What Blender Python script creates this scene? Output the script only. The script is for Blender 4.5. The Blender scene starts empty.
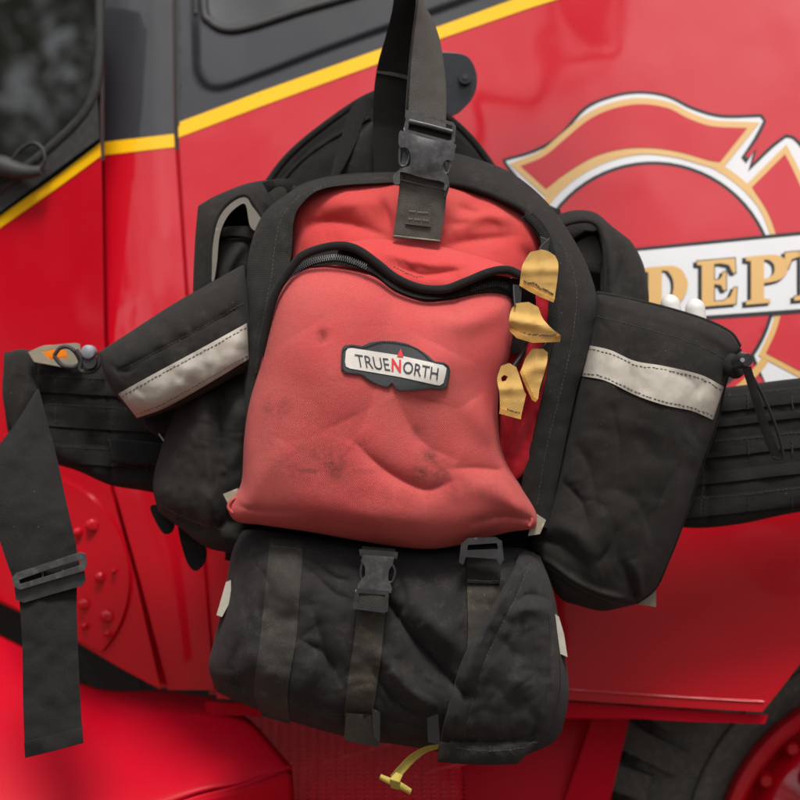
import bpy, math, random
import numpy as np
from mathutils import Vector
from mathutils.geometry import delaunay_2d_cdt
random.seed(4); RNG = np.random.default_rng(7)
R = math.radians
D, F, H = 1.6, 1600.0, 1.06        # camera distance to y=0, focal length in px (of 800), camera height
sc = bpy.context.scene
COL = sc.collection

# ------------------------------------------------------------------ geometry helpers
def P(px, py, y):
    """world point(s) seen at pixel (px,py) at distance y from the bag's mid plane"""
    px = np.asarray(px, float); py = np.asarray(py, float); y = np.asarray(y, float) + 0*px
    s = (D + y)/F
    return np.stack([(px-400)*s, y, H-(py-400)*s], -1)

def cat(pts, n=10, closed=False):
    pts = np.asarray(pts, float)
    if closed: q = np.vstack([pts[-1], pts, pts[0], pts[1]])
    else: q = np.vstack([2*pts[0]-pts[1], pts, 2*pts[-1]-pts[-2]])
    out = []
    for i in range(1, len(q)-2):
        p0, p1, p2, p3 = q[i-1], q[i], q[i+1], q[i+2]
        for k in range(n):
            t = k/n
            out.append(.5*((2*p1)+(-p0+p2)*t+(2*p0-5*p1+4*p2-p3)*t*t+(-p0+3*p1-3*p2+p3)*t**3))
    if not closed: out.append(pts[-1])
    return np.array(out)

def resamp(pts, n=None, step=None, closed=False):
    pts = np.asarray(pts, float)
    if closed: pts = np.vstack([pts, pts[0]])
    d = np.r_[0, np.cumsum(np.linalg.norm(np.diff(pts, axis=0), axis=1))]
    if n is None: n = max(2, int(round(d[-1]/step))+1)
    s = np.linspace(0, d[-1], n)
    r = np.stack([np.interp(s, d, pts[:, k]) for k in range(pts.shape[1])], -1)
    return r[:-1] if closed else r

_perm = RNG.random((128, 128))
def vnoise(x, y, s=0):
    x = np.asarray(x, float)+s*17.3; y = np.asarray(y, float)+s*9.1
    xi = np.floor(x).astype(int); yi = np.floor(y).astype(int)
    fx = x-xi; fy = y-yi
    fx = fx**3*(fx*(fx*6-15)+10); fy = fy**3*(fy*(fy*6-15)+10)
    g = lambda a, b: _perm[a % 128, b % 128]
    return ((g(xi, yi)*(1-fx)+g(xi+1, yi)*fx)*(1-fy)+(g(xi, yi+1)*(1-fx)+g(xi+1, yi+1)*fx)*fy)*2-1
def fbm(x, y, s=0, o=3):
    t = 0; a = 1
    for k in range(o): t = t+a*vnoise(x*2**k, y*2**k, s+k*3); a *= .5
    return t

def seg_dist(px, py, pts):
    """distance to a polyline and the fraction along it"""
    pts = np.asarray(pts, float)
    L = np.r_[0, np.cumsum(np.linalg.norm(np.diff(pts, axis=0), axis=1))]
    best = np.full(np.shape(px), 1e9); tt = np.zeros(np.shape(px))
    for i in range(len(pts)-1):
        a, b = pts[i], pts[i+1]; d = b-a; l2 = d@d+1e-9
        t = np.clip(((px-a[0])*d[0]+(py-a[1])*d[1])/l2, 0, 1)
        r = np.hypot(px-a[0]-t*d[0], py-a[1]-t*d[1])
        m = r < best
        best = np.where(m, r, best); tt = np.where(m, (L[i]+t*(L[i+1]-L[i]))/L[-1], tt)
    return best, tt

def foldsum(px, py, folds):
    s = np.zeros(np.shape(px))
    for f in folds:
        pts, w, a = f[:3]
        c = cat(pts, 5) if len(pts) > 2 else np.array(pts, float)
        d, t = seg_dist(px, py, c)
        tap = np.clip(np.sin(np.pi*np.clip(t, .02, .98)), 0, 1)**.6 if len(f) < 4 else {
            's': np.clip(1-t, 0, 1)**.7, 'e': np.clip(t, 0, 1)**.7, 'n': 1.0}[f[3]]
        s = s+a*tap*(np.exp(-(d/w)**2) if a > 0 else np.exp(-(np.sqrt(d*d+.6)-.77)/(w*.75)))
    return s

def rootloc(parent):
    p = parent
    while p is not None and p.parent is not None: p = p.parent
    return np.array(p.location) if p is not None else np.zeros(3)

def mk(name, V, faces, mat, parent=None, uv=None, smooth=True, sharp=40, attr=None, bevel=0, bseg=2, recalc=True):
    V = np.asarray(V, float)-rootloc(parent)
    me = bpy.data.meshes.new(name)
    me.from_pydata(V.tolist(), [], [list(map(int, f)) for f in faces])
    me.materials.append(mat)
    if uv is not None:
        l = me.uv_layers.new(name='UVMap')
        idx = np.empty(len(me.loops), int); me.loops.foreach_get('vertex_index', idx)
        l.data.foreach_set('uv', np.asarray(uv, float)[idx].ravel())
    for k, v in (attr or {}).items():
        a = me.attributes.new(k, 'FLOAT', 'POINT'); a.data.foreach_set('value', np.asarray(v, float).ravel())
    import bmesh
    bm = bmesh.new(); bm.from_mesh(me)
    if recalc: bmesh.ops.recalc_face_normals(bm, faces=bm.faces)
    bm.to_mesh(me); bm.free()
    if smooth:
        me.polygons.foreach_set('use_smooth', [True]*len(me.polygons))
        if sharp: me.set_sharp_from_angle(angle=R(sharp))
    o = bpy.data.objects.new(name, me); COL.objects.link(o)
    if parent is not None: o.parent = parent
    if bevel:
        b = o.modifiers.new('bevel', 'BEVEL'); b.width = bevel; b.segments = bseg; b.limit_method = 'ANGLE'; b.angle_limit = R(35)
    return o

def empty(name, loc, label, cat_, group=None):
    o = bpy.data.objects.new(name, None); COL.objects.link(o); o.location = loc; o.empty_display_size = .1
    o['label'] = label; o['category'] = cat_
    if group: o['group'] = group
    return o
def tag(o, label=None, cat_=None, group=None, kind=None):
    for k, v in (('label', label), ('category', cat_), ('group', group), ('kind', kind)):
        if v: o[k] = v
    return o

class Surf: pass
def patch(name, mat, parent, top, right, bottom, left, ye, bulge, back=.01, nu=110, nv=110, pw=(2.6, 2.6),
          folds=(), noise=.0012, nscale=35, seed=0, spots=(), sm=True, extra=None, round_=.5, base=None):
    """closed cloth volume between four traced edge curves (left->right, top->bottom); ye: edge depth (4 corners TL TR BR BL)"""
    c = (lambda p: cat(p, 8)) if sm else (lambda p: np.array(p, float))
    T = resamp(c(top), nu); B = resamp(c(bottom), nu); L = resamp(c(left), nv); Rr = resamp(c(right), nv)
    T = T+0; T[0] = L[0]; T[-1] = Rr[0]; B[0] = L[-1]; B[-1] = Rr[-1]
    u = np.linspace(0, 1, nu)[None, :, None]; v = np.linspace(0, 1, nv)[:, None, None]
    S = (1-v)*T[None]+v*B[None]+(1-u)*L[:, None]+u*Rr[:, None]-((1-u)*(1-v)*T[0]+u*(1-v)*T[-1]+(1-u)*v*B[0]+u*v*B[-1])
    px, py = S[..., 0], S[..., 1]
    U, Vv = np.broadcast_to(u[..., 0], px.shape), np.broadcast_to(v[..., 0], px.shape)
    if np.isscalar(ye): ye = (ye,)*4
    Y = ye[0]*(1-U)*(1-Vv)+ye[1]*U*(1-Vv)+ye[2]*U*Vv+ye[3]*(1-U)*Vv
    if base is not None: Y = base(px, py)
    pr = lambda t, n: np.clip(1-np.abs(2*t-1)**n, 0, 1)**round_
    prof = pr(U, pw[0])*pr(Vv, pw[1])
    edge = np.clip(np.minimum(np.minimum(U, 1-U), np.minimum(Vv, 1-Vv))*14, 0, 1)
    fr = Y-bulge*prof-foldsum(px, py, folds)*edge-noise*fbm(px/nscale, py/nscale, seed)*edge
    wx = px/nscale*1.1+1.1*vnoise(px/60, py/60, seed+9); wy = py/nscale*.8+1.1*vnoise(px/60, py/60, seed+12)
    fr = fr-noise*1.0*(np.sqrt(vnoise(wx*.9, wy*.9, seed+2)**2+.015)+.45*np.sqrt(vnoise(wx*2.1, wy*2.1, seed+4)**2+.02))*edge
    if extra is not None: fr = fr-extra(px, py, U, Vv)*edge
    bk = Y+back*prof
    Fv = P(px, py, fr).reshape(-1, 3); Bv = P(px, py, bk).reshape(-1, 3)
    n = nu*nv; idx = np.arange(n).reshape(nv, nu)
    faces = []
    isb = np.zeros((nv, nu), bool); isb[0] = isb[-1] = True; isb[:, 0] = isb[:, -1] = True
    bi = np.where(isb, idx, idx+n)
    a, b, c2, d = idx[:-1, :-1], idx[:-1, 1:], idx[1:, 1:], idx[1:, :-1]
    faces += np.stack([a, d, c2, b], -1).reshape(-1, 4).tolist()
    a, b, c2, d = bi[:-1, :-1], bi[:-1, 1:], bi[1:, 1:], bi[1:, :-1]
    faces += np.stack([a, b, c2, d], -1).reshape(-1, 4).tolist()
    used = np.unique(np.array(faces)); re = -np.ones(2*n, int); re[used] = np.arange(len(used))
    faces = re[np.array(faces)]
    UV = np.stack([px/1000, -py/1000], -1).reshape(-1, 2)
    VV = np.vstack([Fv, Bv])[used]; UVs = np.vstack([UV, UV])[used]
    dirt = np.zeros(px.shape)
    for (sx, sy, rx, ry, am) in spots:
        dirt = np.maximum(dirt, am*np.exp(-((px-sx)/rx)**2-((py-sy)/ry)**2))
    dd = np.r_[dirt.ravel(), dirt.ravel()*0][used]
    o = mk(name, VV, faces, mat, parent, uv=UVs, attr={'dirt': dd}, sharp=0)
    o.data['px'] = 1
    s = Surf(); s.o = o; s.px = px.ravel(); s.py = py.ravel(); s.y = fr.ravel()
    def at(x, y):
        x = np.atleast_1d(np.asarray(x, float)); y = np.atleast_1d(np.asarray(y, float)); sh = x.shape
        x = x.ravel(); y = y.ravel(); out = np.empty(len(x))
        for i in range(0, len(x), 200):
            d2 = (x[i:i+200, None]-s.px)**2+(y[i:i+200, None]-s.py)**2
            k = np.argpartition(d2, 4, axis=1)[:, :4]
            w = 1/(np.take_along_axis(d2, k, 1)+.05)
            out[i:i+200] = (w*s.y[k]).sum(1)/w.sum(1)
        return out.reshape(sh)
    s.at = at
    s.map = lambda x, y, off=0: P(x, y, at(x, y)-off)
    return s

def inside(px, py, loops):
    c = np.zeros(np.shape(px), bool)
    for L in loops:
        x1, y1 = L[:, 0], L[:, 1]; x2, y2 = np.roll(x1, -1), np.roll(y1, -1)
        for a, b, e, f in zip(x1, y1, x2, y2):
            if b == f: continue
            c ^= ((b > py) != (f > py)) & (px < (e-a)*(py-b)/(f-b)+a)
    return c

def fill(name, mat, parent, loops, mapf, thick=.002, off=0, step=6, sm=False, bevel=0, grid=None, sharp=40, bseg=2, backmap=None):
    """flat-sheet solid inside traced loops (even-odd), laid on the surface mapf(px,py,off)"""
    LL = []
    for L in loops:
        L = np.array(L, float)
        if sm: L = cat(L, 6, closed=True)
        segs = []
        for i in range(len(L)):
            a, b = L[i], L[(i+1) % len(L)]; k = max(1, int(np.linalg.norm(b-a)//step))
            for t in range(k): segs.append(a+(b-a)*t/k)
        LL.append(np.array(segs))
    allp = np.vstack(LL); edges = []; o = 0
    for L in LL:
        n = len(L); edges += [(o+i, o+(i+1) % n) for i in range(n)]; o += n
    g = grid or step
    mn, mx = allp.min(0), allp.max(0)
    if min(mx-mn) > g*1.5:
        gx, gy = np.meshgrid(np.arange(mn[0]+g*.5, mx[0], g), np.arange(mn[1]+g*.5, mx[1], g))
        gx = gx.ravel(); gy = gy.ravel()
        k = inside(gx, gy, LL); gx, gy = gx[k], gy[k]
        if len(gx):
            d = np.full(len(gx), 1e9)
            for i in range(0, len(allp), 200):
                q = allp[i:i+200]; d = np.minimum(d, np.min((gx[:, None]-q[:, 0])**2+(gy[:, None]-q[:, 1])**2, axis=1))
            k = d > (g*.45)**2; allp = np.vstack([allp, np.stack([gx[k], gy[k]], -1)])
    r = delaunay_2d_cdt([Vector(p) for p in allp.tolist()], edges, [], 0, 1e-4)
    V2 = np.array([list(v) for v in r[0]]); tris = np.array([list(f) for f in r[2] if len(f) == 3])
    cen = V2[tris].mean(1); tris = tris[inside(cen[:, 0], cen[:, 1], LL)]
    us = np.unique(tris); re = -np.ones(len(V2), int); re[us] = np.arange(len(us)); tris = re[tris]; V2 = V2[us]
    n = len(V2)
    Fv = mapf(V2[:, 0], V2[:, 1], off)
    UV = np.stack([V2[:, 0]/1000, -V2[:, 1]/1000], -1)
    if thick == 0:
        t0 = tris[0]; nz = np.cross(Fv[t0[1]]-Fv[t0[0]], Fv[t0[2]]-Fv[t0[0]])
        return mk(name, Fv, tris if nz[1] < 0 else tris[:, ::-1], mat, parent, uv=UV, sharp=sharp, recalc=False)
    Bv = (backmap or mapf)(V2[:, 0], V2[:, 1], off-thick)
    cnt = {}
    for t in tris:
        for a, b in ((t[0], t[1]), (t[1], t[2]), (t[2], t[0])):
            cnt.setdefault((min(a, b), max(a, b)), []).append((a, b))
    faces = [list(t) for t in tris]+[[t[2]+n, t[1]+n, t[0]+n] for t in tris]
    for k, e in cnt.items():
        if len(e) == 1: a, b = e[0]; faces.append([b, a, a+n, b+n])
    return mk(name, np.vstack([Fv, Bv]), faces, mat, parent, uv=np.vstack([UV, UV]), sharp=sharp, bevel=bevel, bseg=bseg)

def strip(name, mat, parent, L, Rr, ys, thick=.002, n=60, m=10, crown=.0008, ripple=.0006, seed=0, sm=True, surf=None, off=.002, bevel=.0004):
    """webbing between a traced left and right edge; ys: depth list along it (or laid on a surface)"""
    c = (lambda p: cat(p, 8)) if sm else (lambda p: np.array(p, float))
    A = resamp(c(L), n); B = resamp(c(Rr), n)
    u = np.linspace(0, 1, m)[None, :, None]
    S = A[:, None]*(1-u)+B[:, None]*u
    px, py = S[..., 0], S[..., 1]
    if surf is not None: Y = surf(px, py)-off
    else:
        yy = np.asarray(ys, float)
        if yy.ndim == 1: Y = np.interp(np.linspace(0, 1, n), np.linspace(0, 1, len(yy)), yy)[:, None]+0*px
        else:
            t = np.linspace(0, 1, n); tt = np.linspace(0, 1, len(yy))
            ya = np.interp(t, tt, yy[:, 0])[:, None]; yb = np.interp(t, tt, yy[:, 1])[:, None]; Y = ya*(1-u[..., 0])+yb*u[..., 0]
    uu = u[..., 0]
    Y = Y-crown*(1-(2*uu-1)**2)-ripple*fbm(px/22, py/22, seed+5, 2)
    nn = n*m; idx = np.arange(nn).reshape(n, m)
    V = np.vstack([P(px, py, Y).reshape(-1, 3), P(px, py, Y+thick).reshape(-1, 3)])
    a, b, c2, d = idx[:-1, :-1], idx[:-1, 1:], idx[1:, 1:], idx[1:, :-1]
    faces = np.stack([a, d, c2, b], -1).reshape(-1, 4).tolist()+(np.stack([a, b, c2, d], -1)+nn).reshape(-1, 4).tolist()
    for e in (idx[0], idx[-1], idx[:, 0], idx[:, -1]):
        for i in range(len(e)-1): faces.append([e[i], e[i+1], e[i+1]+nn, e[i]+nn])
    wl = np.linalg.norm(A-B, axis=1).mean()/1000; ln = np.linalg.norm(np.diff(A, axis=0), axis=1).sum()/1000
    UV = np.stack([(uu+0*px)*wl, -(np.linspace(0, 1, n)[:, None]+0*px)*ln], -1).reshape(-1, 2)
    o = mk(name, V, faces, mat, parent, uv=np.vstack([UV, UV]), sharp=50, bevel=bevel)
    s = Surf(); s.o = o; s.px = px.ravel(); s.py = py.ravel(); s.y = Y.ravel()
    def at(x, y):
        x = np.atleast_1d(np.asarray(x, float)); y = np.atleast_1d(np.asarray(y, float))
        d2 = (x.ravel()[:, None]-s.px)**2+(y.ravel()[:, None]-s.py)**2
        k = np.argpartition(d2, 4, axis=1)[:, :4]; w = 1/(np.take_along_axis(d2, k, 1)+.05)
        return ((w*s.y[k]).sum(1)/w.sum(1)).reshape(x.shape)
    s.at = at; s.map = lambda x, y, off=0: P(x, y, at(x, y)-off)
    return s

def tube(name, mat, parent, pts3, r, k=10, flat=1.0, closed=False):
    pts = np.asarray(pts3, float); n = len(pts)
    rr = np.broadcast_to(np.asarray(r, float), (n,))
    V = []; up = None
    for i in range(n):
        t = pts[(i+1) % n]-pts[i-1] if closed else pts[min(i+1, n-1)]-pts[max(i-1, 0)]
        t = t/(np.linalg.norm(t)+1e-12)
        if up is None: up = np.array([0, -1., 0]) if abs(t[1]) < .9 else np.array([1., 0, 0])
        up = up-(up@t)*t; up /= np.linalg.norm(up); s = np.cross(t, up)
        for j in range(k):
            a = 2*math.pi*j/k; V.append(pts[i]+rr[i]*(math.cos(a)*s+flat*math.sin(a)*up))
    faces = []
    for i in range(n if closed else n-1):
        i2 = (i+1) % n
        for j in range(k): faces.append([i*k+j, i*k+(j+1) % k, i2*k+(j+1) % k, i2*k+j])
    if not closed: faces += [list(range(k))[::-1], [(n-1)*k+j for j in range(k)]]
    return mk(name, V, faces, mat, parent, sharp=60)

def pipe(name, mat, parent, pts, r_px, surf=None, y=0, off=.002, **kw):
    c = resamp(cat(pts, 8), step=3)
    yy = surf(c[:, 0], c[:, 1])-off if surf is not None else (np.interp(np.linspace(0, 1, len(c)), np.linspace(0, 1, len(y)), y) if not np.isscalar(y) else y)
    return tube(name, mat, parent, P(c[:, 0], c[:, 1], yy), r_px/1000, **kw)

def boxes(name, mat, parent, items):
    """items: (centre3, half along, half across, half out, direction3) joined into one mesh"""
    V = []; Fc = []
    for c, a, b, h, d in items:
        d = np.asarray(d, float); d /= np.linalg.norm(d)
        o = np.array([0, -1., 0]); o = o-(o@d)*d; o /= np.linalg.norm(o); s = np.cross(d, o); k = len(V)
        for z in (-1, 1):
            for x, y in ((-1, -1), (1, -1), (1, 1), (-1, 1)): V.append(np.asarray(c)+d*a*x+s*b*y+o*h*z)
        Fc += [[k, k+3, k+2, k+1], [k+4, k+5, k+6, k+7], [k, k+1, k+5, k+4], [k+1, k+2, k+6, k+5], [k+2, k+3, k+7, k+6], [k+3, k, k+4, k+7]]
    return mk(name, V, Fc, mat, parent, smooth=False)

def stitch(parent, mat, pts, surf, gap=4.2, ln=2.6, w=.45, off=.0004, jit=.25):
    c = resamp(cat(pts, 8), step=gap)
    it = []
    for i in range(len(c)-1):
        m = (c[i]+c[i+1])/2+RNG.normal(0, jit, 2); d = c[i+1]-c[i]; d = d/np.linalg.norm(d)*ln/2
        q = np.array([m-d, m+d]); w3 = P(q[:, 0], q[:, 1], surf(q[:, 0], q[:, 1])-off)
        it.append(((w3[0]+w3[1])/2, np.linalg.norm(w3[1]-w3[0])/2, w/2000, .0004, w3[1]-w3[0]))
    return boxes('stitching', mat, parent, it)

def soft(poly, ang=38):
    p = np.array(poly, float); n = len(p); a = p-np.roll(p, 1, 0); b = np.roll(p, -1, 0)-p
    tu = np.degrees(np.arccos(np.clip((a*b).sum(1)/np.linalg.norm(a, axis=1)/np.linalg.norm(b, axis=1), -1, 1)))
    cs = [i for i in range(n) if tu[i] > ang]
    if not cs: return cat(p, 5, closed=True)
    out = []
    for k, i in enumerate(cs):
        j = cs[(k+1) % len(cs)]; run = [p[(i+m) % n] for m in range(((j-i) % n or n)+1)]
        out.append((cat(run, 5) if len(run) > 2 else np.array(run))[:-1])
    return np.vstack(out)

# ------------------------------------------------------------------ materials
def nodes(name):
    m = bpy.data.materials.new(name); m.use_nodes = True; nt = m.node_tree
    return m, nt, nt.nodes, nt.links, nt.nodes['Principled BSDF']
def N(ns, t, **kw):
    n = ns.new(t)
    for k, v in kw.items():
        if k.startswith('_'): setattr(n, k[1:], v)
        else: n.inputs[k.replace('__', ' ')].default_value = v
    return n
def mixc(nt, fac, a, b, mode='MIX'):
    n = nt.nodes.new('ShaderNodeMix'); n.data_type = 'RGBA'; n.blend_type = mode
    for s, v in ((0, fac), (6, a), (7, b)):
        if isinstance(v, (tuple, float, int)): n.inputs[s].default_value = v if isinstance(v, (float, int)) else (*v, 1)
        else: nt.links.new(v, n.inputs[s])
    return n.outputs[2]
def ramp(nt, src, a, b, ca=0., cb=1.):
    n = nt.nodes.new('ShaderNodeMapRange'); n.clamp = True
    n.inputs[1].default_value = a; n.inputs[2].default_value = b; n.inputs[3].default_value = ca; n.inputs[4].default_value = cb
    nt.links.new(src, n.inputs[0]); return n.outputs[0]
def math_(nt, op, a, b=None):
    n = nt.nodes.new('ShaderNodeMath'); n.operation = op
    for i, v in enumerate((a, b)):
        if v is None: continue
        if isinstance(v, (int, float)): n.inputs[i].default_value = v
        else: nt.links.new(v, n.inputs[i])
    return n.outputs[0]

def fabric(name, col, worn=None, dust=(.16, .14, .115), wear=.35, freq=800., bump=.25, rough=.9, sheen=.04, dirtcol=(.05, .035, .025), diag=False, fine=.5, dusty=.25, lint=.2, wvc=.3):
    m, nt, ns, lk, b = nodes(name)
    tc = N(ns, 'ShaderNodeTexCoord'); uv = tc.outputs['UV']
    ob = tc.outputs['Object']
    n1 = N(ns, 'ShaderNodeTexNoise', Scale=9., Detail=6., Roughness=.6); lk.new(ob, n1.inputs[0])
    n2 = N(ns, 'ShaderNodeTexNoise', Scale=800., Detail=5., Roughness=.85); lk.new(ob, n2.inputs[0])
    n3 = N(ns, 'ShaderNodeTexNoise', Scale=75., Detail=9., Roughness=.8); lk.new(ob, n3.inputs[0])
    worn = worn or tuple(min(1, c*1.5+.004) for c in col)
    c = mixc(nt, ramp(nt, n1.outputs[0], .35, .68, 0, wear), col, worn)
    c = mixc(nt, ramp(nt, n2.outputs[0], .40, .66, 0, fine), c, tuple(min(1, x*1.9+.008) for x in col))
    c = mixc(nt, ramp(nt, n3.outputs[0], .52, .75, 0, dusty), c, dust)
    # lint: sparse tiny pale specks
    vo = N(ns, 'ShaderNodeTexVoronoi', Scale=170.); lk.new(ob, vo.inputs['Vector'])
    w_ = N(ns, 'ShaderNodeSeparateColor'); lk.new(vo.outputs['Color'], w_.inputs[0])
    sp = math_(nt, 'MULTIPLY', ramp(nt, vo.outputs['Distance'], .05, .16, 1, 0), ramp(nt, w_.outputs[0], .93, .97, 0, lint))
    c = mixc(nt, sp, c, (.5, .47, .42))
    at = N(ns, 'ShaderNodeAttribute', _attribute_name='dirt')
    n4 = N(ns, 'ShaderNodeTexNoise', Scale=60., Detail=6., Roughness=.75); lk.new(ob, n4.inputs[0])
    df = math_(nt, 'MULTIPLY', at.outputs['Fac'], ramp(nt, n4.outputs[0], .40, .60, .15, 1))
    c = mixc(nt, df, c, dirtcol)
    lk.new(c, b.inputs['Base Color'])
    b.inputs['Roughness'].default_value = rough
    b.inputs['Sheen Weight'].default_value = sheen; b.inputs['Sheen Roughness'].default_value = .6
    b.inputs['Specular IOR Level'].default_value = .12
    # weave
    nj = N(ns, 'ShaderNodeTexNoise', Scale=330., Detail=2.); lk.new(ob, nj.inputs[0])
    va = ns.new('ShaderNodeVectorMath'); va.operation = 'MULTIPLY_ADD'; lk.new(nj.outputs['Color'], va.inputs[0]); va.inputs[1].default_value = (.0011, .0011, 0); lk.new(uv, va.inputs[2])
    sx = N(ns, 'ShaderNodeSeparateXYZ'); lk.new(va.outputs[0], sx.inputs[0])
    X, Y = sx.outputs[0], sx.outputs[1]
    if diag:
        s1 = math_(nt, 'SINE', math_(nt, 'MULTIPLY', math_(nt, 'ADD', X, Y), freq*6.28*.5)); s2 = math_(nt, 'SINE', math_(nt, 'MULTIPLY', X, freq*6.28*.6))
        wv = math_(nt, 'ADD', s1, math_(nt, 'MULTIPLY', s2, .4))
    else:
        wv = math_(nt, 'MULTIPLY', math_(nt, 'SINE', math_(nt, 'MULTIPLY', X, freq*6.28)), math_(nt, 'SINE', math_(nt, 'MULTIPLY', Y, freq*6.28)))
    h = math_(nt, 'ADD', wv, math_(nt, 'MULTIPLY', n2.outputs[0], 3.0))
    c = mixc(nt, ramp(nt, wv, -1, 1, 0, wvc), c, tuple(min(1, x*.45) for x in col)); lk.new(c, b.inputs['Base Color'])
    bp = N(ns, 'ShaderNodeBump', Strength=bump, Distance=.0006); lk.new(h, bp.inputs['Height'])
    n5 = N(ns, 'ShaderNodeTexNoise', Scale=55., Detail=4., Roughness=.6); lk.new(ob, n5.inputs[0])
    bp2 = N(ns, 'ShaderNodeBump', Strength=.22, Distance=.004); lk.new(n5.outputs[0], bp2.inputs['Height']); lk.new(bp.outputs[0], bp2.inputs['Normal'])
    lk.new(bp2.outputs[0], b.inputs['Normal'])
    return m

def plastic(name, col, rough=.45, scratch=.3):
    m, nt, ns, lk, b = nodes(name)
    tc = N(ns, 'ShaderNodeTexCoord')
    n1 = N(ns, 'ShaderNodeTexNoise', Scale=120., Detail=6., Roughness=.7); lk.new(tc.outputs['Object'], n1.inputs[0])
    lk.new(mixc(nt, ramp(nt, n1.outputs[0], .45, .75, 0, scratch), col, tuple(min(1, c*3+.03) for c in col)), b.inputs['Base Color'])
    lk.new(ramp(nt, n1.outputs[0], .3, .7, rough-.1, rough+.15), b.inputs['Roughness'])
    bp = N(ns, 'ShaderNodeBump', Strength=.15, Distance=.001); lk.new(n1.outputs[0], bp.inputs['Height']); lk.new(bp.outputs[0], b.inputs['Normal'])
    return m

def paint(name, col, coat=1., rough=.4, dust=.05, wav=.25, croug=.03, spec=.5):
    m, nt, ns, lk, b = nodes(name)
    tc = N(ns, 'ShaderNodeTexCoord')
    n1 = N(ns, 'ShaderNodeTexNoise', Scale=6., Detail=8., Roughness=.65); lk.new(tc.outputs['Object'], n1.inputs[0])
    lk.new(mixc(nt, ramp(nt, n1.outputs[0], .42, .75, 0, dust), col, (.35, .24, .18)), b.inputs['Base Color'])
    b.inputs['Roughness'].default_value = rough; b.inputs['Coat Weight'].default_value = coat
    b.inputs['Specular IOR Level'].default_value = spec
    lk.new(ramp(nt, n1.outputs[0], .35, .75, croug, croug+.12), b.inputs['Coat Roughness'])
    n2 = N(ns, 'ShaderNodeTexNoise', Scale=7., Detail=1.5); lk.new(tc.outputs['Object'], n2.inputs[0])
    n3 = N(ns, 'ShaderNodeTexNoise', Scale=400., Detail=1.); lk.new(tc.outputs['Object'], n3.inputs[0])
    hh = math_(nt, 'ADD', n2.outputs[0], math_(nt, 'MULTIPLY', n3.outputs[0], .004))
    bp = N(ns, 'ShaderNodeBump', Strength=wav, Distance=.01); lk.new(hh, bp.inputs['Height'])
    lk.new(bp.outputs[0], b.inputs['Normal']); lk.new(bp.outputs[0], b.inputs['Coat Normal'])
    return m

M = {}
M['black'] = fabric('black_cordura', (.0165, .0150, .0138), worn=(.031, .0275, .0245), dusty=.22, bump=.38, freq=420)
M['blackroll'] = fabric('dusty_black_cordura', (.0185, .0175, .0175), worn=(.038, .035, .0325), dust=(.15, .12, .092), dusty=.42, bump=.42, freq=400)
M['blackdeep'] = fabric('deep_black_cordura', (.010, .0096, .0094), worn=(.018, .0168, .0158), dusty=.05)
M['lining'] = fabric('grey_lining', (.17, .155, .135), worn=(.24, .22, .19), dusty=.1)
M['pink'] = fabric('faded_red_cordura', (.49, .070, .070), worn=(.50, .120, .106), dust=(.36, .145, .112), wear=.8, dusty=.25, bump=.32, freq=400, fine=.35, dirtcol=(.055, .03, .022), wvc=.35, lint=.0)
M['pinktop'] = fabric('red_cordura', (.52, .050, .050), worn=(.54, .10, .09), dust=(.40, .14, .11), wear=.7, dusty=.12, bump=.32, freq=400, fine=.25, lint=.0)
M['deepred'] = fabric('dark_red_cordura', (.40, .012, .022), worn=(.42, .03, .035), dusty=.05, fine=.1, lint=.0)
M['web'] = fabric('black_webbing', (.0135, .0125, .012), worn=(.023, .021, .019), dusty=.08, diag=True, freq=900, bump=.3)
M['webgrey'] = fabric('worn_grey_webbing', (.072, .066, .059), worn=(.13, .118, .105), dusty=.25, diag=True, freq=800, bump=.35)
M['webdusty'] = fabric('dusty_webbing', (.036, .033, .030), worn=(.070, .061, .051), dust=(.16, .125, .09), dusty=.5, diag=True, freq=800, bump=.35)
M['webbrown'] = fabric('mud_stained_webbing', (.038, .034, .029), worn=(.10, .081, .058), dust=(.18, .135, .088), dusty=.6, diag=True, freq=800, bump=.35)
M['binding'] = fabric('black_binding', (.0125, .0118, .0112), worn=(.024, .022, .0205), dusty=.15, diag=True, freq=600, bump=.3)
M['stitch'] = plastic('grey_thread', (.060, .056, .050), .8); M['stitchdark'] = plastic('dark_thread', (.012, .012, .012), .8)
M['stitchtan'] = plastic('tan_thread', (.11, .09, .06), .8)
M['reflect'] = fabric('reflective_tape', (.42, .385, .335), worn=(.56, .52, .46), dust=(.26, .22, .17), wear=.9, dusty=.35, bump=.06, rough=.5, sheen=0, fine=.1, lint=0)
M['yellow'] = fabric('yellow_leather_tab', (.76, .45, .14), worn=(.80, .54, .22), dust=(.50, .30, .12), dusty=.35, bump=.5, freq=420, fine=.15, lint=0)
M['yellowedge'] = fabric('tan_leather_edge', (.54, .29, .075), worn=(.62, .37, .12), dusty=.2, lint=0)
M['olive'] = fabric('yellow_green_webbing', (.38, .30, .06), worn=(.5, .42, .12), dust=(.25, .2, .07), dusty=.35, diag=True, lint=0)
M['tan'] = fabric('tan_tab', (.24, .21, .16), dusty=.1)
M['buckle'] = plastic('charcoal_buckle', (.036, .036, .037), .38, .45); M['buckleblack'] = plastic('black_buckle', (.020, .020, .021), .4, .2)
M['greyplastic'] = plastic('grey_plastic', (.20, .21, .23), .45, .2)
M['zip'] = plastic('black_zip_coil', (.010, .010, .0095), .5, .1)
M['cord'] = plastic('black_cord', (.018, .018, .02), .6, .2)
M['metal'] = plastic('steel_wire', (.25, .25, .26), .3); M['metal'].node_tree.nodes['Principled BSDF'].inputs['Metallic'].default_value = .9
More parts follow.
